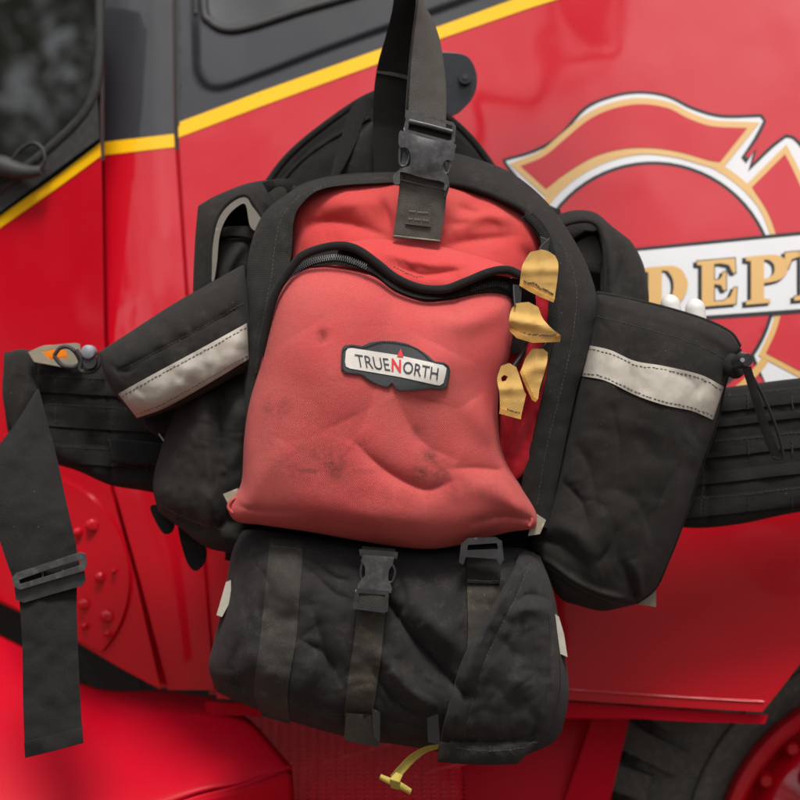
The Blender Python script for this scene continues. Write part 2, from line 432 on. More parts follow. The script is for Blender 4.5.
M['white'] = plastic('white_plastic', (.62, .61, .58), .45, 0); M['patchgrey'] = fabric('grey_patch', (.055, .058, .062), dusty=.2, freq=600, lint=0)
M['patchwhite'] = fabric('white_patch', (.70, .66, .61), worn=(.76, .73, .68), dust=(.4, .36, .32), dusty=.3, bump=.1, fine=.05, lint=0)
M['ink'] = plastic('dark_grey_ink', (.04, .045, .055), .7, .1); M['redink'] = plastic('red_ink', (.68, .035, .04), .7, 0)
M['orange'] = plastic('orange_plastic', (.90, .25, .01), .4, 0)
M['red'] = paint('red_truck_paint', (.47, .0012, .011), dust=.008, wav=.30, spec=.08, coat=.85)
M['redlow'] = paint('red_truck_paint_lower', (.46, .0014, .014), dust=.015, wav=.12, coat=.10, spec=.05, croug=.25, rough=.6)
M['grey'] = paint('dark_grey_truck_paint', (.020, .022, .027), dust=.02, coat=.6, spec=.15)
M['stripe'] = paint('yellow_stripe', (.84, .46, .004), dust=.02, coat=.4, spec=.1)
M['gold'] = paint('gold_vinyl', (.56, .315, .07), dust=.03, coat=.8); M['vwhite'] = paint('white_vinyl', (.58, .58, .60), dust=.03, coat=.8)
M['vblack'] = paint('black_vinyl', (.014, .014, .017), dust=.01, coat=.45, spec=.1)
M['rubber'] = plastic('black_rubber', (.022, .022, .022), .6, .3); M['tyre'] = plastic('dusty_tyre_rubber', (.052, .050, .043), .75, .5)
M['bracket'] = plastic('black_bracket_paint', (.016, .018, .023), .3, .1)
M['gapshade'] = plastic('gap_shade_black', (.02, .02, .02), .7, .2)  # near-black for the added sheet that puts shade in the truck's gaps
def glassm():
    m, nt, ns, lk, b = nodes('window_glass'); b.inputs['Base Color'].default_value = (.012, .012, .010, 1)
    b.inputs['Roughness'].default_value = .02; b.inputs['Specular IOR Level'].default_value = .9; b.inputs['IOR'].default_value = 1.52
    return m
M['glass'] = glassm()

# diamond tread plate
def treadm():
    m = paint('red_tread_plate', (.68, .004, .016), dust=.03, wav=.1, coat=.6, spec=.2); nt = m.node_tree; ns = nt.nodes; lk = nt.links; b = ns['Principled BSDF']
    tc = N(ns, 'ShaderNodeTexCoord'); sx = N(ns, 'ShaderNodeSeparateXYZ'); lk.new(tc.outputs['UV'], sx.inputs[0])
    a = math_(nt, 'ADD', sx.outputs[0], math_(nt, 'MULTIPLY', sx.outputs[1], 2.0)); c = math_(nt, 'SUBTRACT', sx.outputs[0], math_(nt, 'MULTIPLY', sx.outputs[1], 2.0))
    w = math_(nt, 'MULTIPLY', math_(nt, 'SINE', math_(nt, 'MULTIPLY', a, 330.)), math_(nt, 'SINE', math_(nt, 'MULTIPLY', c, 330.)))
    bp = N(ns, 'ShaderNodeBump', Strength=.9, Distance=.003); lk.new(ramp(nt, w, .2, .7), bp.inputs['Height'])
    lk.new(bp.outputs[0], b.inputs['Normal']); lk.new(bp.outputs[0], b.inputs['Coat Normal']); return m
M['tread'] = treadm()

# ------------------------------------------------------------------ the truck
truck = empty('fire_truck', (0, .6, 0), 'glossy red fire truck with grey upper cab and yellow stripe, behind the hanging pack', 'truck')
def ywall(X, Z):
    z = Z-H
    return .30-.10*X+.03*z+.20*.05*np.log1p(np.exp(np.clip((z-.03)/.05, -30, 30)))
def W(px, py, off=0):
    px = np.asarray(px, float); py = np.asarray(py, float); y = np.full(px.shape, .3)
    for _ in range(12):
        p = P(px, py, y); y = .5*y+.5*ywall(p[..., 0], p[..., 2])
    return P(px, py, y-off)
def yleft(px, py):      # front door, standing back and turned away
    px = np.asarray(px, float); y = np.full(px.shape, .34)
    for _ in range(12): y = .5*y+.5*(.335+.36*(-.359-(px-400)*(D+y)/F))
    return y
def WL(px, py, off=0):
    px = np.asarray(px, float); py = np.asarray(py, float); return P(px, py, yleft(px, py)-off)
def WP(px, py, off=0):  # rounded pillar between the doors
    px = np.asarray(px, float); py = np.asarray(py, float)
    e = np.interp(py, [-60, 143, 330, 490, 580, 700], [104, 104, 108, 115, 140, 172]); f = np.interp(py, [-60, 135, 250, 560, 720], [171, 175, 183, 203, 218])
    t = np.clip((px-e)/(f-e), 0, 1)
    p = W(px, py, 0); return P(px, py, p[..., 1]+.002-.0035*np.sin(np.pi*t)-off)

door_seam = [(177, -60), (178, 124), (186, 250), (207, 560), (217, 699)]
dl = door_seam+[(300, 700), (420, 704), (570, 700), (690, 708), (762, 712), (780, 690), (800, 664), (860, 600), (1150, 470), (1150, -60)]
door = fill('rear_door', M['red'], truck, [dl], W, .02, 0, step=14, bevel=.004, bseg=3, sharp=30)
pl_ = [(103, -60), (104, 143), (108, 330), (115, 490), (140, 580), (168, 690), (214, 690), (203, 560), (182, 250), (174, 135), (171, -60)]
pillar = fill('cab_pillar', M['red'], truck, [pl_], WP, .02, 0, step=8, bevel=.004, bseg=3, sharp=30)
ll_ = [(-420, -60), (101, -60), (101, 143), (104, 330), (111, 490), (136, 582), (161, 690), (120, 668), (75, 641), (40, 622), (0, 603), (-420, 480)]
front = fill('front_door', M['red'], truck, [ll_], WL, .02, 0, step=14, bevel=.004, bseg=3, sharp=30)
def band(pts, w):
    p = resamp(np.array(pts, float), step=12); return [np.vstack([p-[w, 0], (p+[w, 0])[::-1]])]
fill('door_jamb', M['red'], truck, band([(177, 150), (186, 250), (207, 560), (217, 695)], 8), W, .006, -.021, step=8)
fill('door_jamb', M['red'], truck, band([(103, 160), (106, 330), (113, 490), (138, 581), (164, 688)], 8), WP, .006, -.022, step=8)
# two tone paint, stripe
SWL = cat([(193, -90), (194, 40), (198, 78), (218, 90), (262, 76), (330, 50), (420, 18), (560, -32), (700, -85)], 6)
def WG(px, py, off=0):
    d, _ = seg_dist(px, py, SWL); ins = inside(px, py, [np.vstack([SWL, [(700, -300), (193, -300)]])])
    t = np.clip(np.where(ins, 1, -1)*d/7+.25, 0, 1); t = t*t*(3-2*t)
    return W(px, py, off+.0055*t)
fill('grey_paint', M['grey'], door, [[(177.2, -60), (178.2, 125), (262, 94), (380, 52), (437, 30), (520, 0), (640, -56)]], WG, 0, .0006, step=3, sharp=0)
fill('grey_paint', M['grey'], pillar, [[(103.2, -60), (104.3, 146), (173.9, 138), (170.9, -60)]], WP, 0, .0006, step=7)
fill('yellow_stripe', M['stripe'], door, [[(178.2, 122.5), (262, 91), (380, 49), (437, 27), (520, -3), (680, -62), (700, -45), (530, 8), (437, 40), (380, 63), (262, 106), (178.6, 137.5)]], W, 0, .0012, step=6)
fill('yellow_stripe', M['stripe'], pillar, [[(104.3, 142), (140, 138), (173.9, 134), (174.6, 147), (140, 151), (104.3, 155)]], WP, 0, .0012, step=6)
fill('yellow_stripe', M['stripe'], front, [[(-420, 480), (-420, 500), (0, 228), (60, 186), (101, 156), (100, 143), (60, 174), (0, 216)]], WL, 0, .0012, step=8)
sm_ = resamp(np.array([(177.6, -60), (178.4, 126)], float), step=8)
tube('seam_seal', M['rubber'], door, W(sm_[:, 0], sm_[:, 1], .0003), .0021)
# rear window with seal, swaged panel around it
win = fill('rear_window', M['glass'], truck, [[(206, -60), (207, 8), (213, 20), (228, 26), (250, 24), (300, 8), (345, -5), (420, -28), (520, -60)]], W, .004, .0075, step=8)
sl = cat([(203, -60), (204, 8), (210, 21), (226, 29), (250, 26), (300, 10), (345, -3), (420, -26), (520, -58)], 6)
tube('window_seal', M['rubber'], win, W(sl[:, 0], sl[:, 1], .0085), .0058, flat=.8)
sw2 = resamp(np.array([(195.5, -60), (196, 14)], float), step=5)
tube('drip_rubber', M['rubber'], door, WG(sw2[:, 0], sw2[:, 1], .001), .0028)
# left window
fill('grey_paint', M['grey'], front, [[(-420, -60), (100.8, -60), (100.8, 144), (60, 175), (0, 217), (-420, 481)]], WL, 0, .0006, step=12)
g1 = [(-420, -60), (98, -60), (97, 100), (88, 132), (62, 160), (0, 200), (-420, 470)]
lw = fill('front_window', M['glass'], truck, [g1], WL, .004, .005, step=12)
s1 = resamp(cat([(100, -60), (99, 60), (92, 100), (72, 128), (30, 165), (-20, 205), (-300, 400)], 6), step=6)
tube('window_seal', M['rubber'], lw, WL(s1[:, 0], s1[:, 1], .008), .0062, flat=.7)
fill('door_sill', M['rubber'], lw, [[(97, 95), (99.5, 138), (0, 212), (-40, 240), (-40, 205), (60, 138)]], WL, .004, .0085, step=8)
hd = cat([(-30, 165), (0, 166), (15, 170), (28, 172), (42, 171)], 5)
tube('window_latch', M['rubber'], lw, WL(hd[:, 0], hd[:, 1], .03), np.linspace(.016, .006, len(hd)))
hd = cat([(12, 160), (20, 150), (32, 143), (42, 148), (45, 160), (40, 170)], 5)
tube('latch_loop', M['rubber'], lw, WL(hd[:, 0], hd[:, 1], .03), .0022)
# round inspection cover and bolts on the front door
cc = [(22+107*math.cos(a), 580+107*math.sin(a)) for a in np.linspace(0, 2*math.pi, 60, endpoint=False)]
clip = [p for p in cc if p[1] < 601+(p[0])*.52]
cover = fill('round_cover', M['red'], truck, [clip], WL, .006, .006, step=8, bevel=.003, bseg=3)
for (bx, by, br) in ((92, 525, 7), (78, 532, 5), (100, 577, 5.5), (84, 604, 6), (107, 616, 7), (85, 626, 4), (108, 634, 4), (114, 571, 2.5), (58, 500, 5)):
    q = WL(np.array([bx]), np.array([by]), .006)[0]
    tube('bolt', M['red'], truck, np.array([q+[0, .002, 0], q+[0, -.006, 0], q+[.001, -.0075, 0]]), np.array([br, br, br*.6])/1000*1.15, k=6)
# seam rib on the pillar/door bottom
# lower sill of the rear door
sill = fill('door_sill', M['redlow'], truck, [[(205, 702), (420, 706), (575, 702), (690, 710), (768, 715), (765, 724), (690, 722), (640, 719), (205, 716)]], lambda x, y, o=0: P(x, y, W(x, y, 0)[..., 1]+.012-o), .02, 0, step=8, bevel=.003)
lipc = resamp(np.array([(220, 692), (420, 694), (570, 690), (690, 698), (764, 702)], float), step=6)
tube('rub_rail', M['red'], door, W(lipc[:, 0], lipc[:, 1], .0005), .0018)
# front wing, lower left: a curved sheet facing up and out
wing = patch('front_wing', M['redlow'], truck,
    [(-300, 500), (0, 634), (40, 662), (80, 682), (110, 690), (165, 691), (212, 698)],
    [(212, 698), (250, 720), (288, 762), (292, 768)],
    [(-300, 1000), (0, 880), (180, 802), (240, 786), (292, 768)],
    [(-300, 500), (-300, 700), (-300, 1000)],
    (.30, .42, .20, .05), .035, back=-.02, noise=.0, pw=(6, 2.2), nu=80, nv=50)
patch('wing_lip', M['redlow'], wing.o, [(120, 829), (182, 803), (240, 787), (292, 769)], [(292, 769), (297, 830), (298, 900)], [(110, 960), (200, 930), (298, 900)], [(120, 829), (112, 900), (110, 960)],
      (.10, .19, .22, .16), .004, back=.004, noise=0, nu=30, nv=20)
lc = resamp(cat([(100, 838), (182, 803), (240, 787), (290, 768)], 6), step=5)
tube('wing_bead', M['redlow'], wing.o, P(lc[:, 0], lc[:, 1], np.linspace(.12, .195, len(lc))), .003)
# tread plate step
step_ = patch('tread_step', M['tread'], truck, [(196, 700), (330, 708), (455, 712)], [(455, 712), (462, 760), (470, 860)], [(180, 900), (330, 880), (470, 860)], [(196, 700), (190, 800), (180, 900)],
      (.50, .50, .10, .10), .003, back=-.012, noise=0, nu=40, nv=40)
lc = resamp(cat([(285, 775), (340, 760), (400, 742), (470, 722)], 6), step=5)
tube('step_bead', M['tread'], step_.o, P(lc[:, 0], lc[:, 1], step_.at(lc[:, 0], lc[:, 1])-.002), .0035)
tube('step_bead', M['tread'], step_.o, P(lc[:, 0]+20, lc[:, 1]+34, step_.at(lc[:, 0]+20, lc[:, 1]+34)-.002), .003)
patch('inner_panel', M['redlow'], truck, [(440, 705), (520, 712), (600, 712)], [(600, 712), (588, 760), (560, 860)], [(440, 860), (500, 860), (560, 860)], [(440, 705), (440, 780), (440, 860)],
      (.40, .40, .36, .36), .003, back=.01, noise=0, nu=30, nv=30)
fill('side_beam', M['redlow'], truck, [[(596, 708), (632, 708), (596, 860), (545, 860)]], lambda x, y, o=0: P(x, y, .36-o), .03, 0, step=10, bevel=.004)
patch('gap_shade_sheet', M['gapshade'], truck, [(-700, -400), (400, -400), (1400, -400)], [(1400, -400), (1400, 1300)], [(-700, 1300), (400, 1300), (1400, 1300)], [(-700, -400), (-700, 1300)], (.85,)*4, .01, back=.05, noise=.01, nu=30, nv=30)  # dark sheet added behind the panels so openings read as shade
for k, (a, b, c, d) in enumerate([((75, 655), (100, 690), .5, 7), ((145, 660), (150, 700), .5, 3), ((137, 655), (141, 700), .5, 3), ((640, 735), (760, 800), .62, 9), ((640, 770), (720, 815), .58, 6)]):
    q = np.linspace(0, 1, 8)[:, None]*(np.array(b)-a)+a
    tube('chassis_rod', M['rubber'], truck, P(q[:, 0], q[:, 1], c), d/1000)
# rear wheel: tyre > lugs, rim, nuts
hub = P(np.array([884.]), np.array([852.]), np.array([.46]))[0]
def lathe(name, mat, parent, prof, c, n=96, sharp=30):
    V = []; k = len(prof)
    for i in range(n):
        a = 2*math.pi*i/n
        for r, y in prof: V.append((c[0]+r*math.cos(a), c[1]+y, c[2]+r*math.sin(a)))
    fc = []
    for i in range(n):
        j = (i+1) % n
        for m in range(k-1): fc.append([i*k+m, j*k+m, j*k+m+1, i*k+m+1])
    return mk(name, V, fc, mat, parent, sharp=sharp)
wheel = lathe('wheel', M['tyre'], truck, [(.215, .05), (.215, -.005), (.225, -.018), (.245, -.030), (.262, -.030), (.264, -.024), (.30, -.026), (.34, -.018), (.355, .0), (.36, .2), (.34, .24), (.215, .22), (.215, .05)], hub, 120)
it = []
for i in range(44):
    a = 2*math.pi*i/44; dr = np.array([math.cos(a), 0, math.sin(a)])
    L = .085 if i % 2 else .055
    it.append((hub+dr*(.36-L/2+.012)+np.array([0, -.016, 0]), L/2, .0165, .020, dr+np.array([0, .25, 0])))
    it.append((hub+dr*.365+np.array([0, .1, 0]), .012, .018, .09, dr))
boxes('tread_lugs', M['tyre'], wheel, it)
rim = lathe('rim', M['red'], wheel, [(.215, .02), (.222, -.022), (.218, -.034), (.206, -.036), (.198, -.026), (.192, .02), (.18, .05), (.168, .055), (.158, .03), (.15, .022), (.10, .018), (.085, .0), (.08, -.03), (.05, -.045), (.0, -.048)], hub, 120, 50)
for i in range(20):
    a = 2*math.pi*(i+.3)/20; q = hub+np.array([.172*math.cos(a), .05, .172*math.sin(a)])
    tube('lug_nut', M['red'], wheel, np.array([q, q-[0, .03, 0], q-[0, .036, 0]]), [.011, .0105, .007], k=8)
for i in range(12):
    a = 2*math.pi*(i+.5)/12; q = hub+np.array([.128*math.cos(a), .03, .128*math.sin(a)])
    tube('lug_nut', M['red'], wheel, np.array([q, q-[0, .045, 0], q-[0, .052, 0]]), [.0165, .016, .010], k=10)
# mirror bracket behind the strap
def PY(y0): return lambda x, y, o=0: P(x, y, y0-o)
br = fill('mirror_bracket', M['bracket'], truck, [[(405, 54), (440, 52), (462, 54), (472, 62), (477, 78), (474, 95), (464, 108), (450, 116), (405, 118)]], PY(.20), .012, 0, step=5, sm=True, bevel=.003, bseg=3)
q = P(465, 78, .195); tube('bolt', M['bracket'], br, np.array([q, q-[0, .006, 0]]), .0075, k=18); tube('bolt_socket', M['buckle'], br, np.array([q-[0, .004, 0], q-[0, .008, 0]]), .0035, k=6)
aq = np.array([P(430, 85, .205), P(430, 85, .40)]); tube('bracket_arm', M['bracket'], br, aq, .022, k=16)
aq = np.array([P(425, 60, .2), P(412, 10, .14), P(404, -30, .06), P(400, -34, .02)]); tube('hook_bar', M['bracket'], br, resamp(cat(aq, 6), 24), .007, k=12)

# door mirror and its arms stand out above the frame; the paint mirrors them
def RF(px, py, t):
    px = np.asarray(px, float); py = np.asarray(py, float); p = W(px, py); e = 1e-3
    x, z = p[..., 0], p[..., 2]
    gx = (ywall(x+e, z)-ywall(x-e, z))/(2*e); gz = (ywall(x, z+e)-ywall(x, z-e))/(2*e)
    n = np.stack([gx, -np.ones_like(gx), gz], -1); n /= np.linalg.norm(n, axis=-1, keepdims=True)
    d = p-np.array([0, -D, H]); d /= np.linalg.norm(d, axis=-1, keepdims=True)
    return p+(d-2*(d*n).sum(-1, keepdims=True)*n)*np.asarray(t)[..., None]
mir = None
for pts, t, rr in (([(474, 92), (500, 94), (535, 98), (546, 88), (546, 60), (545, -20)], (.46, .56), .0085), ([(474, 96), (484, 140), (492, 200), (496, 230)], (.46, .62), .0085), ([(545, 52), (580, 50), (612, 46), (622, 20), (624, -20)], (.55, .58), .007)):
    c = resamp(cat(pts, 6), step=4); o = tube('mirror_arm', M['bracket'], truck, RF(c[:, 0], c[:, 1], np.linspace(t[0], t[1], len(c))), rr, k=12)
mh = cat([(556, -30), (556, 10), (566, 32), (582, 42), (598, 40), (612, 28), (616, 5), (616, -30)], 5)
fill('door_mirror', M['bracket'], truck, [mh], lambda x, y, o=0: RF(np.asarray(x), np.asarray(y), .56+np.asarray(o)+0*np.asarray(x)), .03, 0, step=5, bevel=.004)
# emblem on the door
def grow(poly, d):
    p = np.array(poly, float); a = np.roll(p, 1, 0); b = np.roll(p, -1, 0)
    t1 = p-a; t2 = b-p; t1 /= np.linalg.norm(t1, axis=1)[:, None]; t2 /= np.linalg.norm(t2, axis=1)[:, None]
    ar = .5*np.sum(p[:, 0]*b[:, 1]-b[:, 0]*p[:, 1]); s = 1 if ar > 0 else -1
    n1 = np.stack([t1[:, 1], -t1[:, 0]], -1)*s; n2 = np.stack([t2[:, 1], -t2[:, 0]], -1)*s
    m = n1+n2; m /= np.linalg.norm(m, axis=1)[:, None]
    return p+m*(d/np.clip((m*n1).sum(1), .45, 1))[:, None]
emb = fill('emblem', M['vblack'], door, [soft([(502, 159), (532, 150), (558, 135), (584, 107), (612, 95), (640, 91), (668, 95), (694, 107), (722, 114.5), (762, 114), (766.5, 121), (758, 138), (745, 156), (748, 158), (757, 148), (752, 164), (770, 146), (786, 134), (795, 137), (806, 150), (830, 190), (850, 290), (830, 370), (812, 388), (790, 384), (768, 388), (757, 370), (748, 352),
     (735, 372), (700, 398), (650, 409), (600, 398), (560, 370), (535, 330), (528, 280), (533, 240), (516, 196), (519, 194), (530, 204), (538, 206), (520, 185), (506, 167)])], W, 0, .0006, step=6)
fill('emblem_white', M['vwhite'], emb, [soft([(506, 161), (534, 153), (560, 138), (586, 110), (613, 98), (640, 94), (667, 98), (692, 110), (721, 118), (760, 117.5), (763, 121), (754, 138), (741, 158), (746, 164), (753, 153), (748, 172), (772, 149), (786, 138), (793, 140), (803, 152), (826, 191), (846, 290), (826, 368), (811, 384), (790, 380), (766, 384), (760, 370), (752, 350),
     (735, 366), (700, 392), (650, 403), (602, 393), (565, 366), (541, 328), (534, 280), (540, 236), (524, 198), (534, 207), (543, 208), (524, 184), (509, 166)])], W, 0, .0012, step=6)
ring = lambda r, n=70: [(652.8+r*math.cos(a), 284.8+r*math.sin(a)) for a in np.linspace(0, 2*math.pi, n, endpoint=False)]
petal = [(520.8, 166), (544, 156), (566, 138), (588, 120), (612, 108.8), (640, 104), (668, 108), (688, 118), (712, 126), (747.2, 128), (720, 162), (708, 160), (680, 152), (652, 148), (624, 148.8), (596, 156), (568, 172), (546, 188.8)]
petal_r = [(752, 187), (785, 154), (796, 176), (812, 215), (832, 290), (815, 358), (800, 371), (766, 353), (778, 325), (784, 290), (780, 250), (769, 215)]
petal = soft(petal); petal_r = soft(petal_r)
fill('gold_ring', M['gold'], emb, [ring(138.5), ring(131)], W, 0, .0018, step=5)
fill('gold_band', M['gold'], emb, [grow(petal, 6.2)], W, 0, .0020, step=5)
fill('gold_band', M['gold'], emb, [grow(petal_r, 5.8)], W, 0, .0020, step=5)
fill('red_field', M['red'], emb, [petal], W, 0, .0026, step=5)
fill('red_field', M['red'], emb, [petal_r], W, 0, .0026, step=5)
fill('black_ring', M['vblack'], emb, [ring(123.5)], W, 0, .0022, step=6)
fill('red_disc', M['red'], emb, [ring(120)], W, 0, .0029, step=6)
ban = fill('banner_edge', M['vblack'], door, [[(604, 251), (640, 247.5), (800, 231.5), (960, 214), (960, 303), (800, 313), (708, 319.5), (604, 328)]], W, 0, .0035, step=6)
fill('banner', M['vwhite'], ban, [[(604, 255), (640, 251), (800, 235.5), (960, 218), (960, 299), (800, 309), (708, 315.5), (604, 324)]], W, 0, .0041, step=6)
GL = {'D': [[(0, 1), (.55, 1), (.74, .96), (.9, .82), (1, .5), (.9, .18), (.74, .04), (.55, 0), (0, 0), (0, .08), (.12, .12), (.12, .88), (0, .92)], [(.42, .9), (.55, .88), (.65, .7), (.68, .5), (.65, .3), (.55, .12), (.42, .1)]],
 'E': [[(0, 1), (.95, 1), (.97, .68), (.9, .68), (.8, .86), (.6, .91), (.43, .91), (.43, .56), (.55, .56), (.62, .62), (.66, .72), (.73, .72), (.73, .32), (.66, .32), (.6, .44), (.43, .47), (.43, .09), (.65, .09), (.83, .17), (.93, .36), (1, .36), (.97, 0), (0, 0), (0, .08), (.12, .1), (.12, .9), (0, .92)]],
 'P': [[(0, 1), (.6, 1), (.82, .95), (.96, .85), (1, .72), (.96, .58), (.82, .47), (.6, .43), (.43, .42), (.43, .1), (.58, .08), (.58, 0), (0, 0), (0, .08), (.12, .1), (.12, .9), (0, .92)], [(.43, .91), (.55, .89), (.66, .8), (.68, .7), (.66, .61), (.55, .53), (.43, .51)]],
 'T': [[(0, 1), (1, 1), (1, .66), (.93, .66), (.85, .85), (.66, .9), (.66, .1), (.8, .08), (.8, 0), (.2, 0), (.2, .08), (.34, .1), (.34, .9), (.15, .85), (.07, .66), (0, .66)]],
 'F': [[(0, 1), (.95, 1), (.97, .68), (.9, .68), (.8, .86), (.6, .91), (.43, .91), (.43, .54), (.6, .6), (.66, .72), (.73, .72), (.73, .32), (.66, .32), (.6, .42), (.43, .45), (.43, .1), (.58, .08), (.58, 0), (0, 0), (0, .08), (.12, .1), (.12, .9), (0, .92)]]}
for ch, x0, x1, yt, yb in (('D', 643, 688, 266, 307), ('E', 697, 737, 259.5, 305.5), ('P', 746, 788, 255, 303), ('T', 785, 831, 250.5, 299.5)):
    def mp(loops, dx, dy, g=0):
        out = []
        for L in loops:
            a = soft(np.array(L)*[1, 1.1], 40)/[1, 1.1] if ch in 'DP' else np.array(L, float); x = x0+a[:, 0]*(x1-x0)+dx; y = yb-a[:, 1]*(yb-yt)+dy-(a[:, 0]-.5)*(x1-x0)*.085
            out.append(np.stack([x, y], -1))
        return out
    gl = fill('letter_shadow', M['vblack'], ban, [grow(mp(GL[ch], -3.0, 2.2)[0], 1.0)]+([mp(GL[ch], -3, 2.2)[1]] if len(GL[ch]) > 1 else []), W, 0, .0046, step=5)
    fill('letter_outline', M['vblack'], ban, [grow(mp(GL[ch], 0, 0)[0], .9)], W, 0, .0049, step=5) if len(GL[ch]) == 1 else None
    fill('letter', M['gold'], ban, mp(GL[ch], 0, 0), W, 0, .0053, step=5)

# ------------------------------------------------------------------ the pack
pack = empty('fire_pack', tuple(P(400, 560, .12)), 'faded red and black firefighter backpack hung by its top strap on the fire truck', 'backpack')
# harness/back panel behind
bp = patch('back_panel', M['blackdeep'], pack, [(255, 200), (285, 160), (320, 128), (365, 98), (400, 92), (440, 112), (470, 140), (500, 180), (560, 210)],
    [(560, 210), (590, 300), (590, 420), (560, 560)], [(225, 560), (320, 580), (450, 580), (560, 560)], [(255, 200), (235, 300), (228, 430), (225, 560)], .17, .03, back=.015, noise=.003, folds=[([(275, 190), (320, 140), (365, 118)], 8, -.012)])
pipe('piping', M['binding'], bp.o, [(253, 205), (284, 161), (320, 129), (368, 97), (400, 92), (440, 112), (472, 140), (503, 182)], 4, y=.165)
pipe('piping', M['binding'], bp.o, [(262, 212), (290, 172), (325, 143), (370, 118)], 2.5, surf=bp.at, off=.001)
# shoulder strap pieces
strip('shoulder_strap', M['web'], pack, [(392, 92), (365, 96), (350, 110), (342, 135), (333, 165), (330, 178)], [(396, 102), (376, 104), (364, 120), (357, 140), (345, 165), (334, 182)], [.13, .13, .12, .11, .10], .003, n=50)
patch('shoulder_pad', M['black'], pack, [(352, 138), (372, 122), (385, 118)], [(385, 118), (384, 150), (385, 190)], [(325, 195), (355, 192), (385, 190)], [(352, 138), (340, 160), (325, 195)], .13, .012, back=.01, nu=30, nv=30)
strip('shoulder_strap', M['web'], pack, [(444, 128), (462, 140), (485, 162), (508, 184)], [(440, 152), (456, 166), (480, 182), (500, 192)], [.09, .10, .11, .12], .003, n=40)
strip('shoulder_strap', M['webdusty'], pack, [(446, 160), (470, 166), (500, 184), (520, 200)], [(446, 180), (470, 184), (500, 200), (520, 214)], [.06, .06, .06, .06], .004, n=40)
# hip belts
fl = [([(20, 375), (80, 372), (160, 385)], 5, .004, 'n')]
hbl = patch('hip_belt', M['blackdeep'], pack, [(4, 352), (40, 350), (80, 356), (130, 366), (200, 376)], [(200, 376), (205, 440), (200, 505)], [(30, 458), (75, 470), (110, 485), (150, 492), (200, 505)], [(4, 352), (3, 390), (10, 440), (30, 458)],
    (.16, .13, .13, .16), .02, back=.015, noise=.003, seed=3, pw=(8, 7), folds=[([(105, 365), (110, 430), (112, 490)], 4, -.006, 'n')])
for a, b in (((36, 372), (46, 392)), ((40, 404), (46, 404)), ((44, 404), (50, 426)), ((50, 443), (56, 462))):
    if b[1]-a[1] < 5: continue
    w = b[1]-a[1]
    strip('belt_webbing', M['web'], hbl.o, [(a[0], a[1]), (90, a[1]+2), (158, a[1]+6)], [(a[0]+1, a[1]+w), (90, a[1]+w+3), (158, a[1]+w+7)], None, .002, n=40, surf=hbl.at, off=.003, crown=.0003)
patch('belt_webbing', M['blackdeep'], hbl.o, [(108, 438), (130, 440), (170, 444)], [(170, 444), (170, 466)], [(112, 462), (140, 465), (170, 466)], [(108, 438), (112, 462)], .105, .004, back=.002, nu=24, nv=16)
patch('belt_pouch', M['black'], hbl.o, [(5, 354), (20, 349), (36, 352)], [(36, 352), (36, 375), (40, 392)], [(20, 452), (30, 420), (40, 392)], [(5, 354), (3, 400), (20, 452)], .13, .012, back=.01, nu=30, nv=40, noise=.002)
fr_ = fill('pocket_rim', M['tan'], hbl.o, [[(28, 352), (42, 346), (75, 343), (80, 344), (82, 362), (66, 368), (34, 362)], [(42, 352), (55, 349), (66, 350), (68, 358), (50, 360)]], PY(.105), .004, step=4, sm=False, bevel=.001)
orange = fill('orange_marker', M['orange'], None, [[(38, 348), (52, 345), (68, 348), (70, 362), (50, 364), (38, 358)]], PY(.118), .006, step=4, sm=True, bevel=.002)
tag(orange, 'small orange piece tucked into the pouch on the left hip belt', 'marker')
c = resamp(cat([(54, 356), (60, 348), (68, 347), (75, 352), (80, 362), (74, 367), (62, 365), (54, 356)], 6), step=2)
tube('cord_loop', M['cord'], hbl.o, P(c[:, 0], c[:, 1], .088), .0022)
c = resamp(cat([(76, 350), (82, 360), (80, 370), (90, 372), (98, 366), (100, 352)], 6), step=2)
tube('cord_loop', M['cord'], hbl.o, P(c[:, 0], c[:, 1], .08), .0025)
q = P(88, 352, .07); tube('cord_lock', M['greyplastic'], hbl.o, np.array([q+[0, .012, 0], q, q-[0, .0015, 0]]), [.0075, .0075, .0062], k=24)
q2 = P(90, 362, .075); tube('cord_lock', M['buckleblack'], hbl.o, np.array([q2+[0, .01, 0], q2-[0, .003, 0]]), [.0085, .007], k=16)
hbr = patch('hip_belt', M['blackdeep'], pack, [(640, 396), (720, 388), (800, 378), (900, 370)], [(900, 370), (905, 430), (900, 500)], [(640, 520), (690, 528), (740, 524), (800, 512), (900, 500)], [(640, 396), (640, 450), (640, 520)],
    .13, .02, back=.015, noise=.002, seed=8, pw=(8, 8), folds=[([(706, 392), (706, 450), (708, 526)], 4, -.005, 'n')])
for a, w in ((386, 17), (410, 8), (430, 18), (462, 12), (486, 20)):
    strip('belt_webbing', M['web'], hbr.o, [(650, a+14), (730, a+8), (800, a), (890, a-6)], [(650, a+w+16), (730, a+w+8), (800, a+w), (890, a+w-6)], None, .002, n=50, surf=hbr.at, off=.003, crown=.0003)
stitch(hbr.o, M['stitch'], [(700, 440), (704, 478), (700, 515)], lambda x, y: hbr.at(x, y)-.004)

